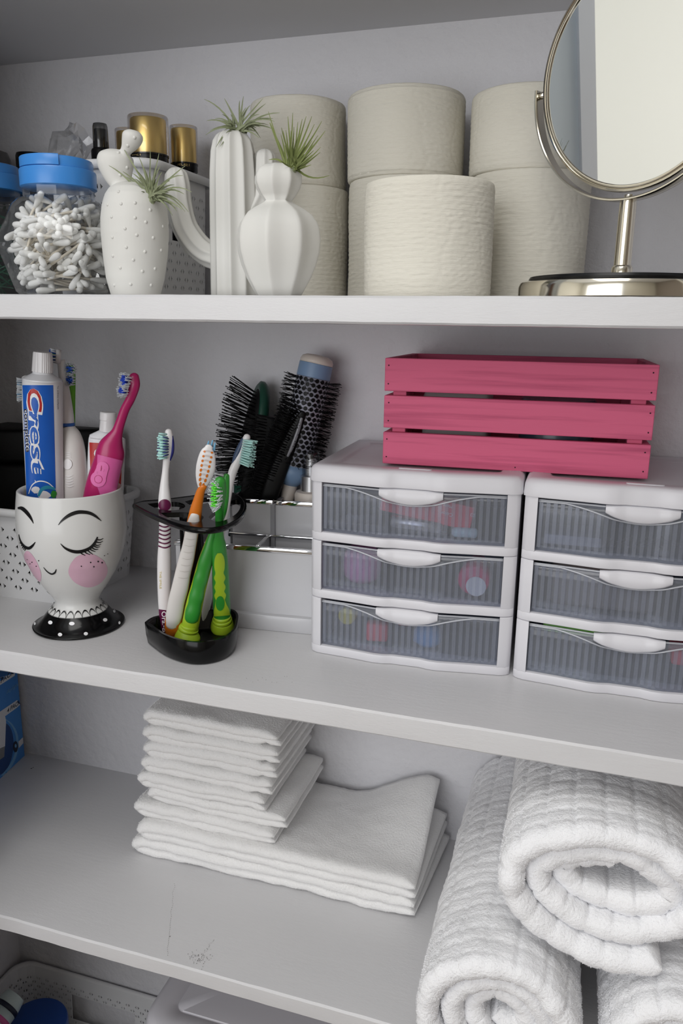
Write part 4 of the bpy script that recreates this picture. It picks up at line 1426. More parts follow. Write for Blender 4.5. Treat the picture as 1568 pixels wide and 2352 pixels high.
bristles('bristles', B3, M_BRW, c, Vector((-.25, -1, .05)), Vector((0, 0, 1)), [(.0056 * cos(a), .0132 * sin(a)) for a in [i * 2 * pi / 22 for i in range(22)]] + [(.0042 * cos(a), .0108 * sin(a)) for a in [i * 2 * pi / 16 for i in range(16)]], .008, .00045, 26, hairs=4, seg=4)
bristles('bristles', B3, M_BRG, c, Vector((-.25, -1, .05)), Vector((0, 0, 1)), [(s * .0016, z * .0026) for s in (-1, 1) for z in range(-4, 5)], .0085, .0011, 6)

yf3 = lean((430, 1470), (509, 1180), dyt=-.004)
B4 = brush('toothbrush', 'leaning green toothbrush crossing the upright one, lime foot at the front of the dish', P(430, 1472, yf3(1472)))
hv = limb(rowsy([(520, 1094, 6.5), (519.5, 1120, 7), (517, 1150, 7.5), (511, 1180, 7.5), (500, 1205, 7.5), (488, 1228, 9), (478, 1263, 13.5), (470, 1295, 17), (458.5, 1339, 17.5), (447.5, 1382, 19), (439, 1425, 19.5), (436, 1442, 19)], yf3), .8, 5, 24)
mk('handle', hv, M_LIME, B4)
gv = limb(rowsy([(520, 1094, 6.9), (519.5, 1120, 7.4), (517, 1150, 7.9), (511, 1180, 7.9), (500, 1205, 7.9), (488.5, 1228, 9.4), (480, 1263, 13.2), (472, 1290, 15.6), (466, 1312, 14.6), (461, 1330, 16), (455.5, 1350, 14.6), (451, 1370, 16.4), (447, 1388, 15.4), (443, 1405, 17.4), (440.5, 1418, 16.4)], yf3, -.0044), .62, 5, 24)
mk('green_grip', gv, M_GREEN, B4)
suction(B4, [(434.5, 1436, 20), (432.5, 1446, 21), (431, 1452, 24), (430, 1462, 29), (430, 1470, 29.5), (430, 1474, 26)], yf3, [(433.8, 1441, 21), (433, 1443, 23), (432.3, 1447, 23.2), (432, 1449, 21.5)])
c = P(514, 1098, yf3(1098))
bristles('bristles', B4, M_BRW, c, Vector((-1, -.2, .18)), Vector((.1, 0, 1)), [(s * .002, z * .0026) for s in (-1, 0, 1) for z in range(-6, 2)], .011, .0008, 0)

yf5 = lean((462, 1440), (524, 1162), dyt=.012, dyf=.0)
B5 = brush('toothbrush', 'white toothbrush with slate blue back and teal bristles facing right, at the rear', P(462, 1442, yf5(1442)))
mk('handle', limb(rowsy([(567, 1004, 8), (561, 1018, 9), (553, 1040, 9), (544, 1062, 9.5), (535, 1082, 10), (529, 1105, 9), (525, 1135, 7.5), (520, 1165, 7.5), (509, 1215, 9), (491, 1300, 11), (472, 1390, 12), (463, 1432, 10)], yf5), .8, 5, 20), M_WBRUSH, B5)
mk('blue_back', limb(rowsy([(559, 1011, 6), (551, 1030, 8), (543, 1048, 7.5), (537, 1063, 5)], yf5, -.001), .9, 4, 16), M_SLATE, B5)
c = P(560, 1037, yf5(1037))
bristles('bristles', B5, M_BRT, c, Vector((.95, -.25, -.12)), Vector((.45, 0, 1)), [(s * .0022, z * .0026) for s in (-2, -1, 0, 1, 2) for z in range(-5, 6)], .0135, .0010, 8)
bristles('bristles', B5, M_SLATE, c, Vector((.95, -.25, -.15)), Vector((.45, 0, 1)), [(.0056, z * .0046) for z in range(-3, 3)], .0105, .0008, 8)
# ================================================================== middle shelf, right half
M_ACRYL = mat('white_acrylic', (196, 196, 199), .15, spec=.4)
M_ACRYLD = mat('grey_acrylic', (150, 150, 154), .2, spec=.4)
M_CHR = mat('bright_chrome', (232, 232, 234), .06, metal=1.0, var=(3, .02, (225, 225, 228)))
M_PINS = mat('black_bristles', (9, 9, 10), .45, spec=.25)
M_SILVER = mat('silver_ceramic_barrel', (186, 188, 202), .35, metal=.2)
M_BLUEH = mat('powder_blue_plastic', (128, 156, 190), .4)
M_CREAMP = mat('cream_plastic', (226, 216, 206), .4)
M_DGREEN = mat('dark_green_plastic', (22, 66, 52), .4)
M_DRAW = mat('white_drawer_plastic', (218, 217, 222), .38)
M_FROST = clear_mat('frosted_drawer_plastic', (234, 237, 243), .02, .12, .115, (216, 220, 228), edge=.25)
M_RIB = clear_mat('frosted_drawer_rib', (236, 238, 244), .02, .15, .11, (220, 224, 232), edge=.2)
M_BEAD = clear_mat('drawer_bead', (226, 228, 232), .05, .1, .5, (224, 226, 232), edge=.3)
M_CRATE = mat('pink_stained_wood', (220, 104, 138), .62, bump=[(70, .5, .0008, (.12, 1, 2.2)), (300, .3, .0004, (.1, 1, 2))], var=(60, .7, (168, 66, 100), (.09, 1, 2.6), (.47, .72)), spec=.25)
M_NAIL = mat('nail_hole', (60, 18, 34), .8)


def frame(o, deg):
    a = radians(deg)
    u, v = Vector((cos(a), sin(a), 0)), Vector((-sin(a), cos(a), 0))
    m = Matrix.Identity(4)
    for i in range(3): m[i][0], m[i][1], m[i][3] = u[i], v[i], o[i]
    return m


# ---------- vanity organiser
mo = frame(Vector((-.4520, .1465, ZB)), 5.4)
w1, hz, d1, hb, db = .176, -.2525 - ZB, .056, -.2095 - ZB, .138
T = thing('vanity_organizer', 'grey two-tier vanity organizer with chrome rims behind the toothbrush stand', 'organizer', tuple(mo @ Vector((.08, .05, 0))))
L = lambda vf: xf(vf, mo)
t_ = .003
mk('plinth', L(box(-.007, w1, -.0075, db + .004, 0, .019, .0012)), M_ACRYL, T, angle=40)
mk('tray_front', L(box(0, w1, 0, t_, .019, hz - .004)), M_ACRYL, T, smooth=False)
mk('tray_side', L(box(0, t_, t_, db, .019, hz - .004)), M_ACRYL, T, smooth=False)
mk('tray_floor', L(box(t_, w1, t_, db, .019, .034)), M_ACRYLD, T, smooth=False)
mk('tray_divider', L(box(.094, .100, t_, d1, .034, hz - .003, .0006)), M_ACRYL, T, smooth=False)
mk('box_front', L(box(.048, w1, d1, d1 + t_, .034, hb - .005)), M_ACRYL, T, smooth=False)
mk('box_side', L(box(.048, .048 + t_, d1, db, .034, hb - .005)), M_ACRYL, T, smooth=False)
mk('box_back', L(box(.048, w1, db - t_, db, .034, hb - .002)), M_ACRYL, T, smooth=False)
mk('box_divider', L(box(.101, .1065, d1 - .004, db - t_, .034, hb - .004, .0006)), M_ACRYLD, T, smooth=False)
for b in [(-.0015, w1, -.0015, .0045, hz - .0055, hz), (-.0015, .0045, .0045, db, hz - .0055, hz), (.048, w1, d1 - .006, d1 - .002, hz - .002, hz + .0008), (.098, .102, .004, d1 - .004, hz - .002, hz + .0008)]:
    mk('chrome_rim', L(box(*b, .0007)), M_CHR, T, angle=40)
for b in [(.0465, .1035, d1 - .0015, d1 + .0045, hb - .0055, hb), (.1045, w1, d1 - .0015, d1 + .0045, hb - .0055, hb), (.0465, .0525, d1 + .005, db, hb - .0055, hb)]:
    mk('chrome_rim', L(box(*b, .0007)), M_CHR, T, angle=40)


# ---------- oval cushion brush
def pins(c, n, s, up, hw, hl, L, na, nb, splay, r, seed, bend=0.0):
    rd = random.Random(seed)
    out = []
    for j in range(nb):
        for i in range(na):
            a = (2 * (i + .5 + .5 * (j % 2)) / na - 1)
            b = (2 * (j + .5) / nb - 1)
            if a * a + b * b > 1.02: continue
            p = c + s * (a * hw) + up * (b * hl)
            d = (n + s * (a * splay) + up * (b * splay) + Vector((rd.gauss(0, .07), rd.gauss(0, .07), rd.gauss(0, .07)))).normalized()
            e = p + d * L * rd.uniform(.9, 1.05)
            out.append(rod(p, e, r, 3))
            out.append(sphere(e, r * 1.7, 4, 2))
    return join(*out)


A, B = P(556, 1128, .268), P(598, 893, .288)
up = (B - A).normalized()
n = Vector((-.80, -.60, .0)); n = (n - up * n.dot(up)).normalized()
s = up.cross(n)
Lh = (B - A).length
T = thing('hairbrush', 'oval black cushion hairbrush with a dark green rim and long pins pointing left', 'hairbrush', tuple(A - up * .05))
mid = A + up * (Lh * .52)
hl, hw = Lh * .49, .031


def oval(q, o):
    return [tuple(mid + s * (hw * q * cos(2 * pi * i / 40)) + up * (hl * q * sin(2 * pi * i / 40)) + n * o) for i in range(40)]


mk('rubber_pad', rings([oval(.98, -.002), oval(.96, .003), oval(.8, .0075), oval(.5, .0105), oval(.02, .0115)]), M_BLACKM, T)
mk('green_rim', rings([oval(.90, -.010), oval(1.06, -.009), oval(1.13, -.004), oval(1.13, .001), oval(1.06, .004), oval(.97, .003)], cap1=False), M_DGREEN, T)
mk('pins', pins(mid + n * .006, n, s, up, hw * .86, hl * .93, .036, 11, 26, .42, .00055, 4), M_PINS, T, kind='stuff')
mk('brush_handle', tube([mid - up * hl * .96, mid - up * (hl + .02), mid - up * (hl + .065)], [.012, .009, .008], 14), M_DGREEN, T)

# ---------- round brush with pierced barrel
A, B = P(676, 1068, .262), P(719, 868, .276)
ax = (B - A).normalized()
k = mpp(B)
R = 38.5 * k
T = thing('hairbrush', 'round barrel hairbrush with a powder blue end and pierced silver barrel against the wall', 'hairbrush', tuple(A - ax * .08))
mk('barrel', tube([A, B], [R, R], 48), M_SILVER, T)
mk('end_band', tube([B, B + ax * .0005, B + ax * .017, B + ax * .0175], [R * .97, R * 1.02, R * 1.0, R * .97], 40), M_BLUEH, T, angle=40)
mk('end_cap', tube([B + ax * .0175, B + ax * .021, B + ax * .025, B + ax * .0275, B + ax * .0285], [R * .99, R * .99, R * .9, R * .66, R * .2], 40), M_CREAMP, T)
mk('lower_collar', tube([A, A - ax * .012, A - ax * .02, A - ax * .026], [R * .98, R * .95, R * .7, R * .45], 32), M_BLUEH, T)
mk('brush_handle', tube([A - ax * .026, A - ax * .05, A - ax * .085], [R * .45, R * .38, R * .42], 20), M_CREAMP, T)
e1 = ax.orthogonal().normalized(); e2 = ax.cross(e1)
Lb = (B - A).length
dots, tufts = [], []
rd = random.Random(9)
NR, NC = 19, 18
for j in range(NR):
    for i in range(NC):
        a = 2 * pi * (i + .5 * (j % 2)) / NC
        dv = e1 * cos(a) + e2 * sin(a)
        tv = -e1 * sin(a) + e2 * cos(a)
        c = A + ax * (Lb * (j + .5) / NR) + dv * (R + .0002)
        q = .00265
        V = [tuple(c + tv * (q * cos(w)) + ax * (q * sin(w)) + dv * (.00012 - (q * cos(w)) ** 2 / (2 * R))) for w in [2 * pi * z / 10 for z in range(10)]]
        dots.append((V, [tuple(range(10))]))
        a2 = a + pi / NC
        dv2 = e1 * cos(a2) + e2 * sin(a2)
        c2 = A + ax * (Lb * (j + .5) / NR) + dv2 * R
        for h in range(3):
            d = (dv2 + ax * rd.gauss(.0, .16) + tv * rd.gauss(0, .16)).normalized()
            tufts.append(rod(c2, c2 + d * .0160 * rd.uniform(.85, 1.08), .00042, 3))
mk('barrel_holes', join(*dots), M_PINS, T, smooth=False, kind='stuff')
mk('tufts', join(*tufts), M_PINS, T, smooth=False, kind='stuff')

# ---------- flat black brushes
T = thing('hairbrush', 'flat square-ended black hairbrush between the oval brush and the round one', 'hairbrush', tuple(P(570, 1165, .249)))
mk('brush_body', limb([(611, 957, .256, 21), (610, 965, .256, 22), (606, 1010, .254, 25), (598, 1065, .252, 31), (590, 1110, .250, 34), (580, 1165, .249, 30)], .28, 5, 24, se=.45, dome=False), M_BLACKM, T)
c = P(600, 1040, .252)
upv = (P(612, 957, .256) - P(592, 1090, .251)).normalized()
mk('pins', pins(c, Vector((-.75, -.65, 0)).normalized(), Vector((.65, -.75, 0)).normalized(), upv, .009, .044, .026, 5, 24, .3, .0006, 6), M_PINS, T, kind='stuff')
T = thing('hairbrush', 'slim black hairbrush with a shiny spine leaning to the right in front', 'hairbrush', tuple(P(615, 1160, .236)))
mk('brush_body', limb([(694, 951, .247, 8), (686, 968, .246, 12), (668, 1010, .243, 17), (649, 1055, .240, 20), (630, 1105, .237, 21), (612, 1160, .235, 18)], .6, 5, 20, se=.7), M_PINS, T)
mk('shiny_spine', limb([(692, 962, .2405, 3.5), (684, 990, .2375, 4.5), (671, 1025, .2335, 4.5), (661, 1047, .2315, 3)], .5, 5, 12), mat('grey_gloss_plastic', (120, 120, 126), .15), T)
c = P(654, 1040, .243)
upv = (P(694, 951, .247) - P(636, 1105, .238)).normalized()
nn = Vector((-.9, -.2, .35)); nn = (nn - upv * nn.dot(upv)).normalized()
mk('pins', pins(c, nn, upv.cross(nn), upv, .012, .060, .026, 9, 38, .1, .0006, 8), M_PINS, T, kind='stuff')

# ---------- pump bottle beside the drawers
yb_ = .252
x, r = vcyl(676, 752, 1138, yb_)
z1, z2, z3 = P(714, 1128, yb_).z, P(714, 1092, yb_).z, P(717, 1038, yb_).z
T = thing('spray_bottle', 'small cream spray bottle with silver collar and clear cap against the drawers', 'bottle', (x, yb_, ZB + .036))
mk('bottle_body', lathe([(r * .95, ZB + .036), (r, ZB + .04), (r, z1 - .004), (r * .9, z1), (r * .6, z1 + .0015)], x, yb_, 36), M_CREAMP, T, angle=40)
mk('silver_collar', lathe([(r * .64, z1 + .001), (r * .64, z2), (r * .5, z2 + .001)], x, yb_, 32), mat('brushed_silver', (200, 200, 202), .3, metal=.9), T, angle=40)
mk('pump', lathe([(r * .34, z2), (r * .34, z3 - .012), (r * .28, z3 - .008), (.0004, z3 - .008)], x, yb_, 24), mat('silver_pump', (176, 176, 178), .35, metal=.7), T, angle=40)
mk('cap', lathe([(r * .54, z2 + .0005), (r * .52, z3 - .002), (r * .46, z3), (.0004, z3)], x, yb_, 32, cap0=False), M_CLEAR, T, angle=40)


# ---------- three-drawer units
def unit(o, deg, W, label, seed):
    m = frame(Vector(o), deg)
    D = .196
    H = -.1600 - ZB
    mh = H / 3
    T = thing('drawer_unit', label, 'drawers', tuple(m @ Vector((W / 2, D / 2, 0))))

    def fy(u, fl=1.0):
        q = u / W
        pts = [(0, .006), (.02, .002), (.05, .0), (.20, -.0035), (.34, -.0078), (.385, -.0075), (.43, -.0050), (.57, -.0050), (.615, -.0075), (.66, -.0078), (.80, -.0035), (.95, .0), (.98, .002), (1, .006)]
        for (a, b), (c, d) in zip(pts, pts[1:]):
            if a <= q <= c: return b + (d - b) * (q - a) / (c - a)
        return 0
    us = [0, .012, .03, .05, .1, .15, .2, .26, .31, .34, .36, .385, .405, .43, .47, .5, .53, .57, .595, .615, .64, .66, .69, .74, .8, .85, .9, .95, .97, .988, 1]

    def plan(ins=0.0, back=D, dy=0.0):
        f = [(ins + (W - 2 * ins) * q, fy(W * q) + dy) for q in us]
        return f + [(W - ins, back), (ins, back)]

    def sc(d, z):
        return [m @ Vector((W / 2 + (x - W / 2) * (1 - 2 * d / W), D / 2 + (y - D / 2) * (1 - 2 * d / D), z)) for x, y in plan()]
    X = lambda vf: xf(vf, m)
    # cover with a shallow sunken top
    z0, z1 = H, H + .0175
    mk('cover', rings([sc(.0015, z0 - .0012), sc(-.0015, z0), sc(-.0018, z0 + .003), sc(-.001, z1 - .005), sc(.001, z1 - .0015), sc(.004, z1), sc(.021, z1 - .0004), sc(.0235, z1 - .0030), sc(.026, z1 - .0038), sc(.05, z1 - .0040)]), M_DRAW, T, angle=60)
    mk('cover_plate', X(prism(rrect(W * .5 - .016, W * .5 + .018, .0065, .0125, .0028, 5), z1 - .0006, z1 + .0006, .0003, 1)), M_DRAW, T)
    pw = .0125
    wall = []
    for s in (0, 1):
        a = 0 if s == 0 else W - .004
        wall.append(box(a, a + .004, .016, D, 0, H, .0006, 1))
    wall.append(box(.004, W - .004, D - .004, D, 0, H))
    mk('side_panels', X(join(*wall)), M_DRAW, T, angle=40)
    for k in range(3):
        zb, zt = k * mh, (k + 1) * mh
        rail = [(x, y) for x, y in plan(0, .020)]
        mk('rail', X(prism(rail, zb + .0002, zb + .0098, .0012, 2)), M_DRAW, T, angle=45)
        for s in (0, 1):
            q = [(x if s == 0 else W - x, y) for x, y in [(0, .006), (W * .02, .002), (W * .05, 0), (pw, -.0008), (pw, .018), (0, .018)]]
            if s: q = q[::-1]
            mk('post', X(prism(q, zb + .009, zt - .0001, .0008, 2)), M_DRAW, T, angle=45)
        mk('runner_floor', X(box(.004, W - .004, .02, D - .004, zb + .004, zb + .006)), M_DRAW, T, smooth=False)
        # drawer
        xa, xb = pw + .0006, W - pw - .0006
        za, zc_ = zb + .0104, zt - .0036
        dh = zc_ - za
        yo = .0042
        ns = 60
        fv = gridvf(lambda u, v: (xa + (xb - xa) * u, fy(xa + (xb - xa) * u) + yo, za + dh * v), ns, 4)
        dr = mk('drawer', X(solid(fv, .0014, 0)), M_FROST, T)
        hwid = .152 * W
        um = W / 2

        def curve(u):
            """height of the wavy upper edge below the top, as a share of dh"""
            q = abs(u - um) / (W * .5 - pw)
            if q < .36: return .30 - .30 * (q / .36) ** 2 * .42
            return max(.174 * (1 - (q - .36) / .50) ** 1.6, .02) if q < .86 else .02
        ribs = []
        nr = 28
        for i in range(nr):
            u0 = xa + (xb - xa) * (i + .14) / nr
            u1 = u0 + (xb - xa) / nr * .54
            ribs.append(([(u, fy(u) + yo - .0012, z) for u, z in ((u0, za + .003), (u1, za + .003), (u1, zc_ - curve(u1) * dh - .0008), (u0, zc_ - curve(u0) * dh - .0008))], [(0, 1, 2, 3)]))
        mk('ribs', X(solid(join(*ribs), .0005, 0)), M_RIB, dr, smooth=False, kind='stuff')
        pts = [(xa + (xb - xa) * q / 60, fy(xa + (xb - xa) * q / 60) + yo - .0014, zc_ - curve(xa + (xb - xa) * q / 60) * dh) for q in range(61)]
        mk('wavy_bead', X(tube(pts, .0009, 6, side=(0, 0, 1))), M_BEAD, dr)
        mk('top_edge', X(tube([(p[0], p[1] + .001, zc_) for p in pts], .0011, 6, side=(0, 0, 1))), M_BEAD, dr)
        inner = join(box(xa + .001, xb - .001, .016, D - .014, za, za + .0012), box(xa + .001, xa + .0022, .014, D - .014, za, zc_ - .012), box(xb - .0022, xb - .001, .014, D - .014, za, zc_ - .012), box(xa + .001, xb - .001, D - .0152, D - .014, za, zc_ - .012))
        mk('drawer_tray', X(inner), M_FROST, dr, smooth=False)
        # lens-shaped handle
        rl = []
        for i in range(33):
            q = -1 + 2 * i / 32
            u = um + q * hwid
            zt_ = zc_ + .0016 + .0012 * (1 - q * q)
            zl = zc_ - dh * (.285 - .165 * q * q)
            y0 = fy(u) + yo - .0016
            pr_ = .0050 * (1 - .55 * q ** 4)
            rl.append([(u, y0 + .0022, zl), (u, y0 - pr_ * .55, zl + .0004), (u, y0 - pr_, zl + .0022), (u, y0 - pr_ * 1.05, (zl + zt_) / 2), (u, y0 - pr_ * .9, zt_ - .0016), (u, y0 - pr_ * .4, zt_), (u, y0 + .0022, zt_)])
        mk('handle', X(rings(rl)), M_DRAW, dr, angle=60)
    return m, mh, D


MU1, mh, DU = unit((-.2695, .1085, ZB), 1.9, .2150, 'white drawer unit with three frosted drawers, the left one beside the organizer', 1)
MU2, _, _ = unit((-.0505, .1135, ZB), .6, .2150, 'white drawer unit with three frosted drawers, the right one cut by the picture edge', 2)


def inside_vf(m, k, vf):
    return xf(vf, m @ Matrix.Translation((0, 0, k * mh + .0120)))


def tilt(vf, a, axis, c):
    return xf(vf, Matrix.Translation(c) @ Matrix.Rotation(a, 4, axis) @ Matrix.Translation(-Vector(c)))


def content(name, m, k, vf, material, label, cat, **kw):
    return mk(name, inside_vf(m, k, vf), material, label=label, cat=cat, **kw)


M_PBOX = mat('pink_carton', (226, 66, 92), .4)
pbx = content('carton', MU1, 2, tilt(box(.072, .168, .016, .046, .0150, .0400, .0006), radians(9), 'Y', (.12, .03, .026)), M_PBOX, 'pink carton lying tilted in the top drawer of the left unit', 'box', smooth=False)
lt = []
for s_, u, v, sz in [('Pink', .093, .028, .0058), ('Kiss', .090, .034, .0042), ('Matte', .128, .030, .0042), ('03', .152, .027, .0050), ('Color', .130, .022, .0052)]:
    v2, f = text2(s_, sz)
    a = radians(9)
    pts = []
    for x, y in v2:
        px_, pz_ = u + .018 - x, v + .007 - y
        pts.append((px_, .0157, pz_))
    lt.append(tilt((pts, f), a, 'Y', (.12, .03, .026)))
mk('lettering', inside_vf(MU1, 2, join(*lt)), M_WINK, pbx, smooth=False, kind='stuff')
sv_ = mat('silver_metal', (196, 192, 188), .25, metal=.9)
content('lipstick', MU1, 2, tube([(.082, .016, .012), (.085, .0165, .012), (.135, .020, .008), (.140, .0205, .008)], [.004, .0072, .0072, .004], 20), sv_, 'silver lipstick tube under the pink carton in the top left drawer', 'lipstick')
content('pot', MU1, 2, lathe([(.0125, .001), (.013, .002), (.013, .010), (.0118, .0112), (.001, .0115)], .133, .028, 28), M_CLEAR, 'small clear pot lying in front in the top left drawer', 'pot')
content('tube', MU1, 2, tube([(.148, .014, .006), (.151, .014, .006), (.172, .016, .006), (.174, .016, .006)], [.003, .0052, .0052, .003], 16), mat('pale_blue_tube', (196, 218, 224), .4), 'short pale blue tube at the right of the top left drawer', 'tube')
content('powder_case', MU1, 2, tilt(box(.026, .062, .030, .07, .001, .012, .002), .2, 'Z', (.04, .05, .006)), mat('dark_case', (52, 52, 66), .3), 'dark flat powder case at the left of the top left drawer', 'case')
gl = mat('glitter_jar', (92, 84, 120), .2, var=(900, 2.2, (230, 150, 200)))
content('glitter_jar', MU1, 1, lathe([(.015, 0), (.020, .006), (.0215, .018), (.020, .031), (.014, .038), (.001, .0385)], .048, .040, 32), gl, 'round jar of purple glitter in the middle left drawer', 'jar')
nb_ = content('polish_bottle', MU1, 1, tube([(.172, .020, .018), (.172, .0215, .018), (.172, .06, .018), (.172, .062, .018)], [.014, .0165, .0165, .012], 32), mat('magenta_polish', (222, 30, 112), .2), 'magenta nail polish bottle lying with its round label forward, middle left drawer', 'bottle')
mk('round_label', inside_vf(MU1, 1, tube([(.175, .0198, .012), (.175, .0190, .012)], [.0105, .0105], 28)), M_WINK, nb_, smooth=False)
content('yellow_roll', MU1, 0, tube([(.036, .020, .026), (.036, .0215, .026), (.036, .034, .026)], [.008, .0098, .0098], 28), mat('yellow_plastic', (222, 206, 50), .4), 'yellow round cap seen in the bottom left drawer', 'cap')
content('pink_eraser', MU1, 0, tilt(box(.058, .082, .018, .034, .001, .022, .003), .15, 'Z', (.07, .026, .01)), mat('coral_plastic', (232, 64, 86), .45), 'coral pink block at the front of the bottom left drawer', 'block')
content('pink_eraser', MU1, 0, box(.090, .105, .036, .05, .016, .028, .002), mat('coral_plastic', (232, 64, 86), .45), 'smaller coral red block further back in the bottom left drawer', 'block')
content('blue_bag', MU1, 0, wob(lathe([(.010, 0), (.0155, .006), (.015, .016), (.010, .023), (.002, .026)], .125, .032, 24, lambda a, z: 1 + .2 * noise.noise((cos(a) * 3, sin(a) * 3, z * 200))), lambda c_: 0), mat('sky_blue_plastic', (84, 150, 206), .45), 'crumpled sky blue packet in the bottom left drawer', 'packet')
rd = random.Random(4)
for i in range(7):
    a = rd.uniform(-.5, .5)
    content('hair_clip', MU2, 2, tilt(box(.08 + i * .010, .0835 + i * .010, .022, .06, .001 + .001 * i, .0035 + .001 * i, .0006, 1), a, 'Z', (.08 + i * .01, .04, .002)), mat('dark_case', (52, 52, 66), .3), 'dark slim hair clip in the top drawer of the right unit', 'hair clip', group='hair clips in the top right drawer')
content('flat_tray', MU2, 2, box(.02, .075, .02, .07, .001, .011, .001), mat('smoke_tray', (130, 132, 142), .3), 'smoky flat palette at the left of the top right drawer', 'palette')
content('brown_pouch', MU2, 1, box(.03, .13, .02, .10, .001, .046, .006), mat('brown_grey_cloth', (120, 112, 108), .7), 'brown grey cloth pouch filling the middle right drawer', 'pouch')
content('orange_strip', MU2, 1, box(.05, .11, .018, .05, .0475, .0500, .0006), mat('orange_card', (214, 108, 40), .5), 'orange card lying on the cloth pouch in the middle right drawer', 'card')
content('green_lid', MU2, 0, box(.026, .090, .018, .08, .036, .049, .003), mat('leaf_green_plastic', (112, 176, 64), .4), 'leaf green lid high in the bottom right drawer', 'lid')
content('red_block', MU2, 0, box(.150, .168, .016, .05, .018, .034, .003), mat('coral_plastic', (232, 64, 86), .45), 'coral red block at the right of the bottom right drawer', 'block')

# ---------- pink slatted crate
zcr = ZB + .2092 - .0003
gA, gB = G(878, 1064, zcr), G(1487, 1101, zcr)
gB.y = min(gB.y, gA.y + .012)
degc = math.degrees(atan2(gB.y - gA.y, gB.x - gA.x))
mc = frame(Vector((gA.x, gA.y, zcr)), degc)
Wc = (gB - gA).length
Hc = P(882, 822, gA.y).z - zcr
Dc = YB - .004 - gB.y - .003
T = thing('wooden_crate', 'pink stained slatted wooden crate sitting across both drawer units', 'crate', tuple(mc @ Vector((Wc / 2, Dc / 2, 0))))
X = lambda vf: xf(vf, mc)
gap = .0046
sh = (Hc - 2 * gap) / 3
th = .0078
for j in range(3):
    z0 = j * (sh + gap)
    for (x0, x1, y0, y1) in [(0, Wc, 0, th), (0, Wc, Dc - th, Dc), (.0004, th, th, Dc - th), (Wc - th, Wc - .0004, th, Dc - th)]:
        mk('slat', X(wob(box(x0, x1, y0, y1, z0, z0 + sh, .0006, 1), lambda c_: .0002 * noise.noise(c_ * 40))), M_CRATE, T, smooth=False)
for (x, y) in [(th, th), (Wc - th - .014, th), (th, Dc - th - .014), (Wc - th - .014, Dc - th - .014)]:
    mk('corner_post', X(box(x, x + .014, y, y + .014, .006, Hc - .006, .0005, 1)), M_CRATE, T, smooth=False)
mk('crate_floor', X(box(th, Wc - th, th, Dc - th, .0005, .006)), M_CRATE, T, smooth=False)
nh = []
for j in range(3):
    z0 = j * (sh + gap)
    for x in (.004, Wc - .005):
        for q in (.22, .78):
            a = (x + .001 * (j % 2), -.0002, z0 + sh * q)
            nh.append(tube([a, (a[0], -.0004, a[2])], [.0008, .0006], 8))
nh.append(tube([(Wc * .52, -.0002, .004), (Wc * .52, -.0004, .004)], [.0007, .0005], 8))
mk('nail_holes', X(join(*nh)), M_NAIL, T, kind='stuff', smooth=False)
mk('clear_tub', X(lathe([(.034, .0065), (.038, .010), (.040, .066), (.037, .070), (.001, .071)], .175, .058, 40)), mat('smoky_blue_plastic', (74, 84, 104), .25), angle=40, label='smoky blue round tub inside the pink crate, glimpsed between slats', cat='tub')
mk('white_packet', X(box(.035, .105, .03, .09, .0065, .075, .006)), mat('pale_card', (190, 186, 186), .6), label='pale packet inside the pink crate, glimpsed between the slats on the left', cat='packet')
# ================================================================== lower shelf: box, washcloths, rolled towels
M_TERRY = mat('white_terry', (247, 246, 245), .95, bump=[(420, .7, .0014), (1400, .5, .0006)], var=(60, .25, (238, 237, 236)), spec=.08)
M_TERRY2 = mat('white_plush_terry', (251, 251, 253), .95, bump=[(380, .8, .0016), (1300, .5, .0007)], var=(60, .15, (244, 244, 248)), spec=.08)


def sheet(path, t, y0f, y1, ny=24, lip=5, disp=None, warp=None, nyi=None):
    """thick soft sheet: centreline path [(x, z)] pulled along y, all edges rounded"""
    n = len(path)
    rl = []
    arc = 0.0
    for i in range(n):
        a, b = path[max(i - 1, 0)], path[min(i + 1, n - 1)]
        if i: arc += sqrt((path[i][0] - path[i - 1][0]) ** 2 + (path[i][1] - path[i - 1][1]) ** 2)
        tx, tz = b[0] - a[0], b[1] - a[1]
        L = sqrt(tx * tx + tz * tz) or 1
        nx, nz = -tz / L, tx / L
        e = min(i, n - 1 - i)
        tt = t(i / (n - 1)) if callable(t) else t
        h = tt / 2 * (min(1.0, .35 + .25 * e) if e < 3 else 1)
        y0 = y0f(arc, i / (n - 1)) if callable(y0f) else y0f
        loop = []
        for k in range(ny + 1):
            loop.append((h, y1 + (y0 + h - y1) * k / ny))
        for k in range(1, lip):
            w = pi * k / lip
            loop.append((h * cos(w), y0 + h - h * sin(w) * 1.0))
        ni = nyi or ny
        for k in range(ni + 1):
            loop.append((-h, y0 + h + (y1 - y0 - h) * k / ni))
        ring = []
        for o, y in loop:
            d = disp(arc, y, o > 0) if disp else 0
            q = o + (d if o > 0 else -d) * min(1, abs(o) / max(h, 1e-6))
            p = (path[i][0] + nx * q, y, path[i][1] + nz * q)
            if warp: p = warp(p, i / (n - 1))
            ring.append(p)
        rl.append(ring)
    return rings(rl)


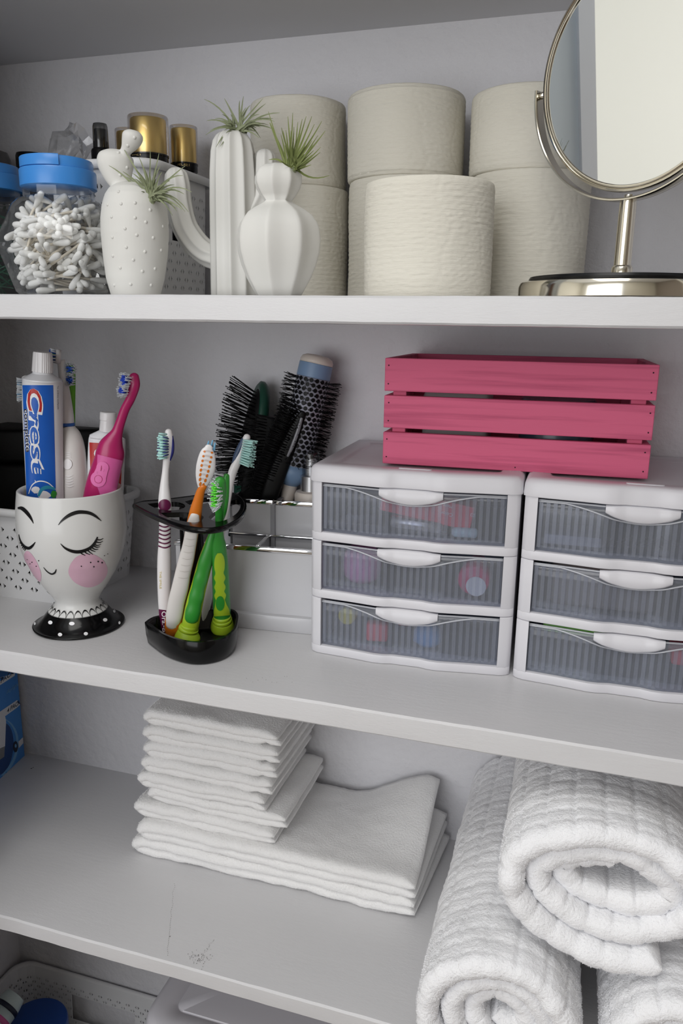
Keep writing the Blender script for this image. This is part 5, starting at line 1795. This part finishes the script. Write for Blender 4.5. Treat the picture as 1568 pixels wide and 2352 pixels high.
def fuzz(vf, n, L, w, seed, sel):
    """short loops of pile standing out of a cloth surface"""
    rd = random.Random(seed)
    V, F = vf
    fs = []
    for f in F:
        if len(f) > 4: continue
        a, b, c = Vector(V[f[0]]), Vector(V[f[1]]), Vector(V[f[2]])
        nn = (b - a).cross(c - a)
        if nn.length > 1e-12 and sel((a + c) / 2): fs.append((a, b, c, nn))
    W = [q[3].length for q in fs]
    ov, of = [], []
    for a, b, c, nn in rd.choices(fs, W, k=n):
        u, v = rd.random(), rd.random()
        p = a + (b - a) * u + (c - b) * v
        m = nn.normalized()
        j = Vector((rd.gauss(0, .45), rd.gauss(0, .45), rd.gauss(0, .45)))
        d = (m + j).normalized()
        s = d.orthogonal().normalized() * w
        k = len(ov)
        l = L * rd.uniform(.5, 1.2)
        ov += [tuple(p - s - m * .0003), tuple(p + s - m * .0003), tuple(p + d * l)]
        of.append((k, k + 1, k + 2))
    return ov, of


# ---------- light bulb box
bx = frame(Vector((-.8385, .3090, ZC)), -82.4)
bh, bl, bw = .158, .215, .052
T = thing('light_bulb_box', 'blue cardboard box of four light bulbs in the left corner of the lower shelf', 'box', tuple(bx @ Vector((bl / 2, -bw / 2, 0))))
bv = xf(box(0, bl, -bw, 0, 0, bh, .0006, 1), bx)
mk('carton', bv, mat('blue_carton', (48, 120, 208), .4, var=(8, .8, (84, 158, 226))), T, smooth=False)
sk = Skin(bv)
M_LBL = mat('pale_blue_print', (120, 176, 226), .4)
M_LBW = mat('white_carton_print', (226, 228, 234), .4)
M_LBD = mat('deep_blue_print', (22, 66, 128), .4)
mk('oval_print', sk.lay(*blob(3, 1720, 27, 60, 30, 5, rot=.12), off=.0003), M_LBD, T)
mk('arc_print', sk.lay(*stroke([(12, 1652), (26, 1664), (37, 1686), (39, 1712), (33, 1740), (19, 1766), (1, 1786)], [1, 2, 2.6, 2.8, 3, 3.2, 3.2], 6), off=.0004), M_LBL, T)
mk('white_band', sk.lay(*quad2((-4, 1637), (45.6, 1603), (47.2, 1619), (-4, 1656), 6, 2), off=.0004), M_LBW, T)
mk('white_band', sk.lay(*quad2((-4, 1558), (34, 1546), (33, 1552), (-4, 1576), 6, 2), off=.0004), M_LBW, T)
mk('white_band', sk.lay(*quad2((42, 1703), (52.4, 1693), (53, 1707), (43, 1718), 3, 2), off=.0004), M_LBW, T)
up_ = (.14, -1)
mk('lettering', sk.lay(*text_to('4 PACK', (15, 1638), (.80, -.58), up_, length=31 / .80, size=15, bold=.02), off=.0006), M_NAVY, T, smooth=False)
mk('lettering', sk.lay(*text_to('4 PACK', (-9, 1576), (.80, -.58), up_, length=40 / .80, size=15, bold=.02), off=.0006), M_NAVY, T, smooth=False)
mk('lettering', sk.lay(*text_to('daylight', (14, 1594), (.80, -.56), up_, length=29 / .8, size=14, shear=.2), off=.0006), M_LBL, T, smooth=False)
mk('bulb_print', sk.lay(*blob(0, 1660, 13, 26, 24, 4), off=.0007), M_LBW, T)
mk('bulb_print', sk.lay(*quad2((-8, 1664), (13, 1660), (11, 1714), (-8, 1724), 6, 8), off=.0005), M_LBW, T)
mk('bulb_base_print', sk.lay(*quad2((-8, 1722), (10.5, 1714), (9, 1738), (-8, 1750), 5, 5), off=.0006), mat('grey_print', (128, 130, 134), .4), T)
mk('seal_print', sk.lay(*blob(35, 1715, 5.6, 13, 20, 3), off=.0006), M_NAVY, T)
mk('seal_star', sk.lay(*blob(35, 1713, 2.6, 5, 5, 1), off=.0008), M_LBL, T)


# ---------- folded washcloths
def ypos(seed, amp=.004):
    return lambda s, q: amp * (noise.noise((s * 9, seed, 0)) + .5 * noise.noise((s * 40, seed, 3)))


def cloth(x0, x1, y0, y1, z0, h, seed, label, group=None, hem=.020, warp2=None, name='washcloth', m=None, lump=.0016, np_=26):
    """one cloth folded in two, the fold at the left"""
    t = h / 2 * 1.10
    r = h / 4
    zl, zh = z0 + h * .25, z0 + h * .75
    path = [(x1 - (x1 - x0 - h / 2) * i / np_ + (0 if i else 0), zl) for i in range(np_)]
    cxx = x0 + h / 2
    for i in range(9):
        a = pi * i / 8
        path.append((cxx - (h / 2 - t / 2 + r * .9) * sin(a), zl + (zh - zl) * (1 - cos(a)) / 2))
    x1b = x1 + .004 * noise.noise((seed, 7, 1))
    path += [(cxx + (x1b - cxx) * (i + 1) / np_, zh) for i in range(np_)]
    yf = ypos(seed)
    rd = random.Random(int(seed * 10))
    sx = (rd.uniform(-1, 1), rd.uniform(-1, 1))

    def disp(s, y, outer):
        return .0007 * noise.noise((s * 260, y * 260, seed)) + .0005 * noise.noise((s * 620, y * 620, seed)) + .0004 * noise.noise((s * 60, y * 60, seed))

    def warp(p, q):
        x, y, z = p
        # hem band near the cut end, dips and general softness
        e = 0
        for c in (x1 - hem, x1 - hem * 1.25):
            e += math.exp(-((x - c) / .0012) ** 2)
        mid = z0 + h / 2
        zz = z - (z - mid) * .24 * min(e, 1) * (1 if abs(z - mid) > h * .1 else 0)
        zz += lump * noise.noise((x * 16 + seed * 3, y * 16, seed)) + .0010 * noise.noise((x * 55, y * 55, seed + 5))
        yy = y + .0016 * noise.noise((x * 50, seed, z * 120))
        return warp2((x, yy, zz), q) if warp2 else (x, yy, zz)
    vf = sheet(path, t, lambda s, q: y0 + yf(s, q) + (.0035 if q < .5 else 0), y1, 26, 6, disp, warp)
    o = mk(name, vf, m or M_TERRY, label=label, cat='washcloth' if name == 'washcloth' else 'towel', group=group)
    mk('terry_loops', fuzz(vf, 7000 if name == 'washcloth' else 12000, .0015, .00022, seed, lambda c: (c.y < y0 + .012 or c.x < x0 + .012) and c.x < x1 - hem - .002), m or M_TERRY, o, smooth=False, kind='stuff')
    return o


smooth = lambda a: 0 if a <= 0 else 1 if a >= 1 else a * a * (3 - 2 * a)
Lpx = [(340, 1660), (338, 1698), (337, 1737), (333, 1777), (326, 1827), (346, 1868), (317, 1900)]
Rpx = [(640, 1715), (640, 1760), (633, 1806), (622, 1848), (607, 1880), (655, 1917), (628, 1948)]
zbot = -.6440
ztop = -.4830
hh = (ztop - zbot) / 7
words = ['topmost of the small washcloth stack, under the middle shelf', 'second from the top of the small stack', 'third from the top of the small stack', 'fourth from the top, at the middle of the small stack', 'fifth from the top, its right end pulled in', 'sixth from the top, its right end pushed furthest out', 'lowest of the small stack, lying on the wide towels']
for i in range(7):
    (a, b), (c, d) = Lpx[i], Rpx[i]
    y0 = .148 + (0, .001, .002, .001, -.001, .004, .001)[i]
    zc_ = ztop - hh * (i + .5)
    xa = P(a, b, .155).x
    xb = P(c, d, y0).x
    k_ = i
    cloth(xa, xb, y0, .300, ztop - hh * (i + 1) + .0004, hh * .985, 1.7 + i * 3.1, 'white terry washcloth, ' + words[i], 'washcloths in the small stack', lump=.0018)


def wl(c, back, sh_=(0, 0)):
    def f(p, q):
        x, y, z = p
        lift = c * smooth((x + .27) / .115) * smooth((y - .17) / .13) * (1 if q > .5 else .22)
        return (x + sh_[0 if q > .5 else 1] * smooth((x + .34) / .16) * (y - .146) / .16, y, z + lift)
    return f


wz = [(-.7000, .0280), (-.6715, .0275)]
cloth(-.532, -.1485, .146, .306, wz[0][0], wz[0][1], 31.0, 'wide white hand towel folded flat, lower of the two beneath the washcloths', None, .026, wl(.010, 0, (.012, .016)), 'hand_towel', np_=60)
cloth(-.520, -.1475, .142, .304, wz[1][0], wz[1][1], 37.0, 'wide white hand towel with its right end lifted open, upper of the two', None, .026, wl(.046, 0, (-.002, .010)), 'hand_towel', np_=60)


# ---------- rolled bath towels
def roll(cx_, cz, R, t, turns, yfront, yback, ph, seed, label, sqx=1.0, sqz=1.0, core=.012, flat=0.0):
    n = int(190 * turns)
    path = []
    for i in range(n + 1):
        q = i / n
        a = ph + 2 * pi * turns * q * -1
        r = (R - t / 2) - (R - t / 2 - core) * q ** .92
        wob_ = 1 + .07 * noise.noise((cos(a) * 1.3 + seed, sin(a) * 1.3, seed)) + .16 * q * noise.noise((cos(a) * 2.2 + seed, sin(a) * 2.2, seed + q * 3))
        path.append((cx_ + r * cos(a) * sqx * wob_, cz + r * sin(a) * sqz * wob_ * (1 - flat * q)))

    def y0(s, q):
        return yfront + .030 * q ** 1.3 + .005 * noise.noise((s * 16, seed, 1)) + .0025 * noise.noise((s * 60, seed, 2))

    def disp(s, y, outer):
        g = 0
        for v, pitch in ((s, .024), (y, .0162)):
            w = (v / pitch) % 1.0
            w = min(w, 1 - w) * pitch
            g -= (.0024 if v == s else .0012) * math.exp(-(w / .0017) ** 2)
        return g + .0014 * noise.noise((s * 45, y * 45, seed)) + .0007 * noise.noise((s * 210, y * 210, seed)) + .0005 * noise.noise((s * 560, y * 560, seed))

    def warp(p, q):
        x, y, z = p
        u = (y - yfront)
        return (x + .003 * noise.noise((y * 9, seed, z * 8)), y, z + .003 * noise.noise((y * 9, seed + 4, x * 8)))
    th = lambda q: t * (1 + .10 * noise.noise((q * 9, seed, 0)))
    vf = sheet(path, th, y0, yback, 134, 8, disp, warp, 18)
    o = mk('rolled_towel', vf, M_TERRY2, label=label, cat='towel', group='rolled bath towels')
    mk('terry_loops', fuzz(vf, 26000, .0013, .00022, seed, lambda c: c.y < yfront + .07), M_TERRY2, o, smooth=False, kind='stuff')
    return o


roll(-.0285, ZC + .0865, .0845, .0215, 3.1, -.064, .305, radians(-96), 2.0, 'white rolled bath towel at the bottom left of the pile of three', 1.0, 1.0)
roll(.1330, ZC + .0865, .0845, .0215, 3.1, -.056, .305, radians(-80), 8.0, 'white rolled bath towel at the bottom right, partly out of the picture', 1.0, 1.0)
roll(.0520, ZC + .2290, .0905, .0235, 2.6, -.036, .305, radians(-60), 5.0, 'white rolled bath towel on top, its hollow spiral end facing out', 1.18, .83, core=.030, flat=.40)

# ================================================================== below: basket and storage box
basket(-.886, -.545, .055, .308, ZD, -1.118, .006, .034, .0180, 'white woven-look plastic basket on the closet floor at the bottom left', handles='long')
c = G(82, 2349, -1.126)
T = thing('jar_with_lid', 'jar with a wide deep blue lid standing in the bottom basket', 'jar', (c.x, c.y, ZD + .003))
rl_ = .0505
mk('lid', lathe([(rl_ * .97, -1.148), (rl_, -1.147), (rl_, -1.130), (rl_ * .97, -1.1262), (rl_ * .3, -1.1255), (.0005, -1.1255)], c.x, c.y, 56, cap1=False), mat('deep_blue_plastic', (28, 72, 150), .4), T, angle=35)
mk('jar_body', lathe([(rl_ * .9, ZD + .003), (rl_ * .95, ZD + .008), (rl_ * .95, -1.152), (rl_ * .9, -1.148)], c.x, c.y, 40), M_WPLASTIC, T, angle=40)
T = thing('lotion_tube', 'pale mint lotion tube with a dark blue band leaning in the bottom basket', 'tube', tuple(G(10, 2345, -1.15)))
yq = G(30, 2310, -1.10).y
a, b = G(-30, 2375, -1.105), G(33, 2290, -1.085)
d = (b - a).normalized()
mk('tube_body', tube([a, a + (b - a) * .62], [.021, .021], 28), mat('pale_mint_plastic', (206, 222, 222), .35), T)
mk('blue_band', tube([a + (b - a) * .62, a + (b - a) * .74], [.0213, .0213], 28), M_NAVY, T)
mk('pink_band', tube([a + (b - a) * .30, a + (b - a) * .44], [.0212, .0212], 28), M_PINK2, T)
mk('cap', tube([a + (b - a) * .74, a + (b - a) * .76, b, b + d * .002, b + d * .0021], [.020, .0205, .0175, .0168, .013], 32), mat('pale_mint_plastic', (206, 222, 222), .35), T, angle=35)
zl = -.905
T = thing('storage_box', 'white lidded storage box under the lower shelf at the bottom edge of the picture', 'storage box', (-.25, .19, ZD))
pl_ = lambda d, z: [(x, y, z) for x, y in rrect(-.503 + d, .12 - d, .082 + d, .306 - d, max(.006, .040 - d * .7), 8)]
mk('lid', rings([pl_(.004, zl - .030), pl_(0, zl - .029), pl_(.0, zl - .012), pl_(.003, zl - .004), pl_(.010, zl), pl_(.036, zl + .0005), pl_(.0375, zl - .0015), pl_(.0385, zl - .0015), pl_(.040, zl + .0012), pl_(.08, zl + .0014)]), mat('grey_white_plastic', (214, 212, 218), .4), T, angle=60)
pb_ = lambda d, z: [(x, y, z) for x, y in rrect(-.495 + d, .112 - d, .090 + d, .300 - d, .034, 8)]
mk('box_body', rings([pb_(.02, ZD), pb_(.018, ZD + .003), pb_(0, zl - .028)]), M_FROST, T, angle=50)
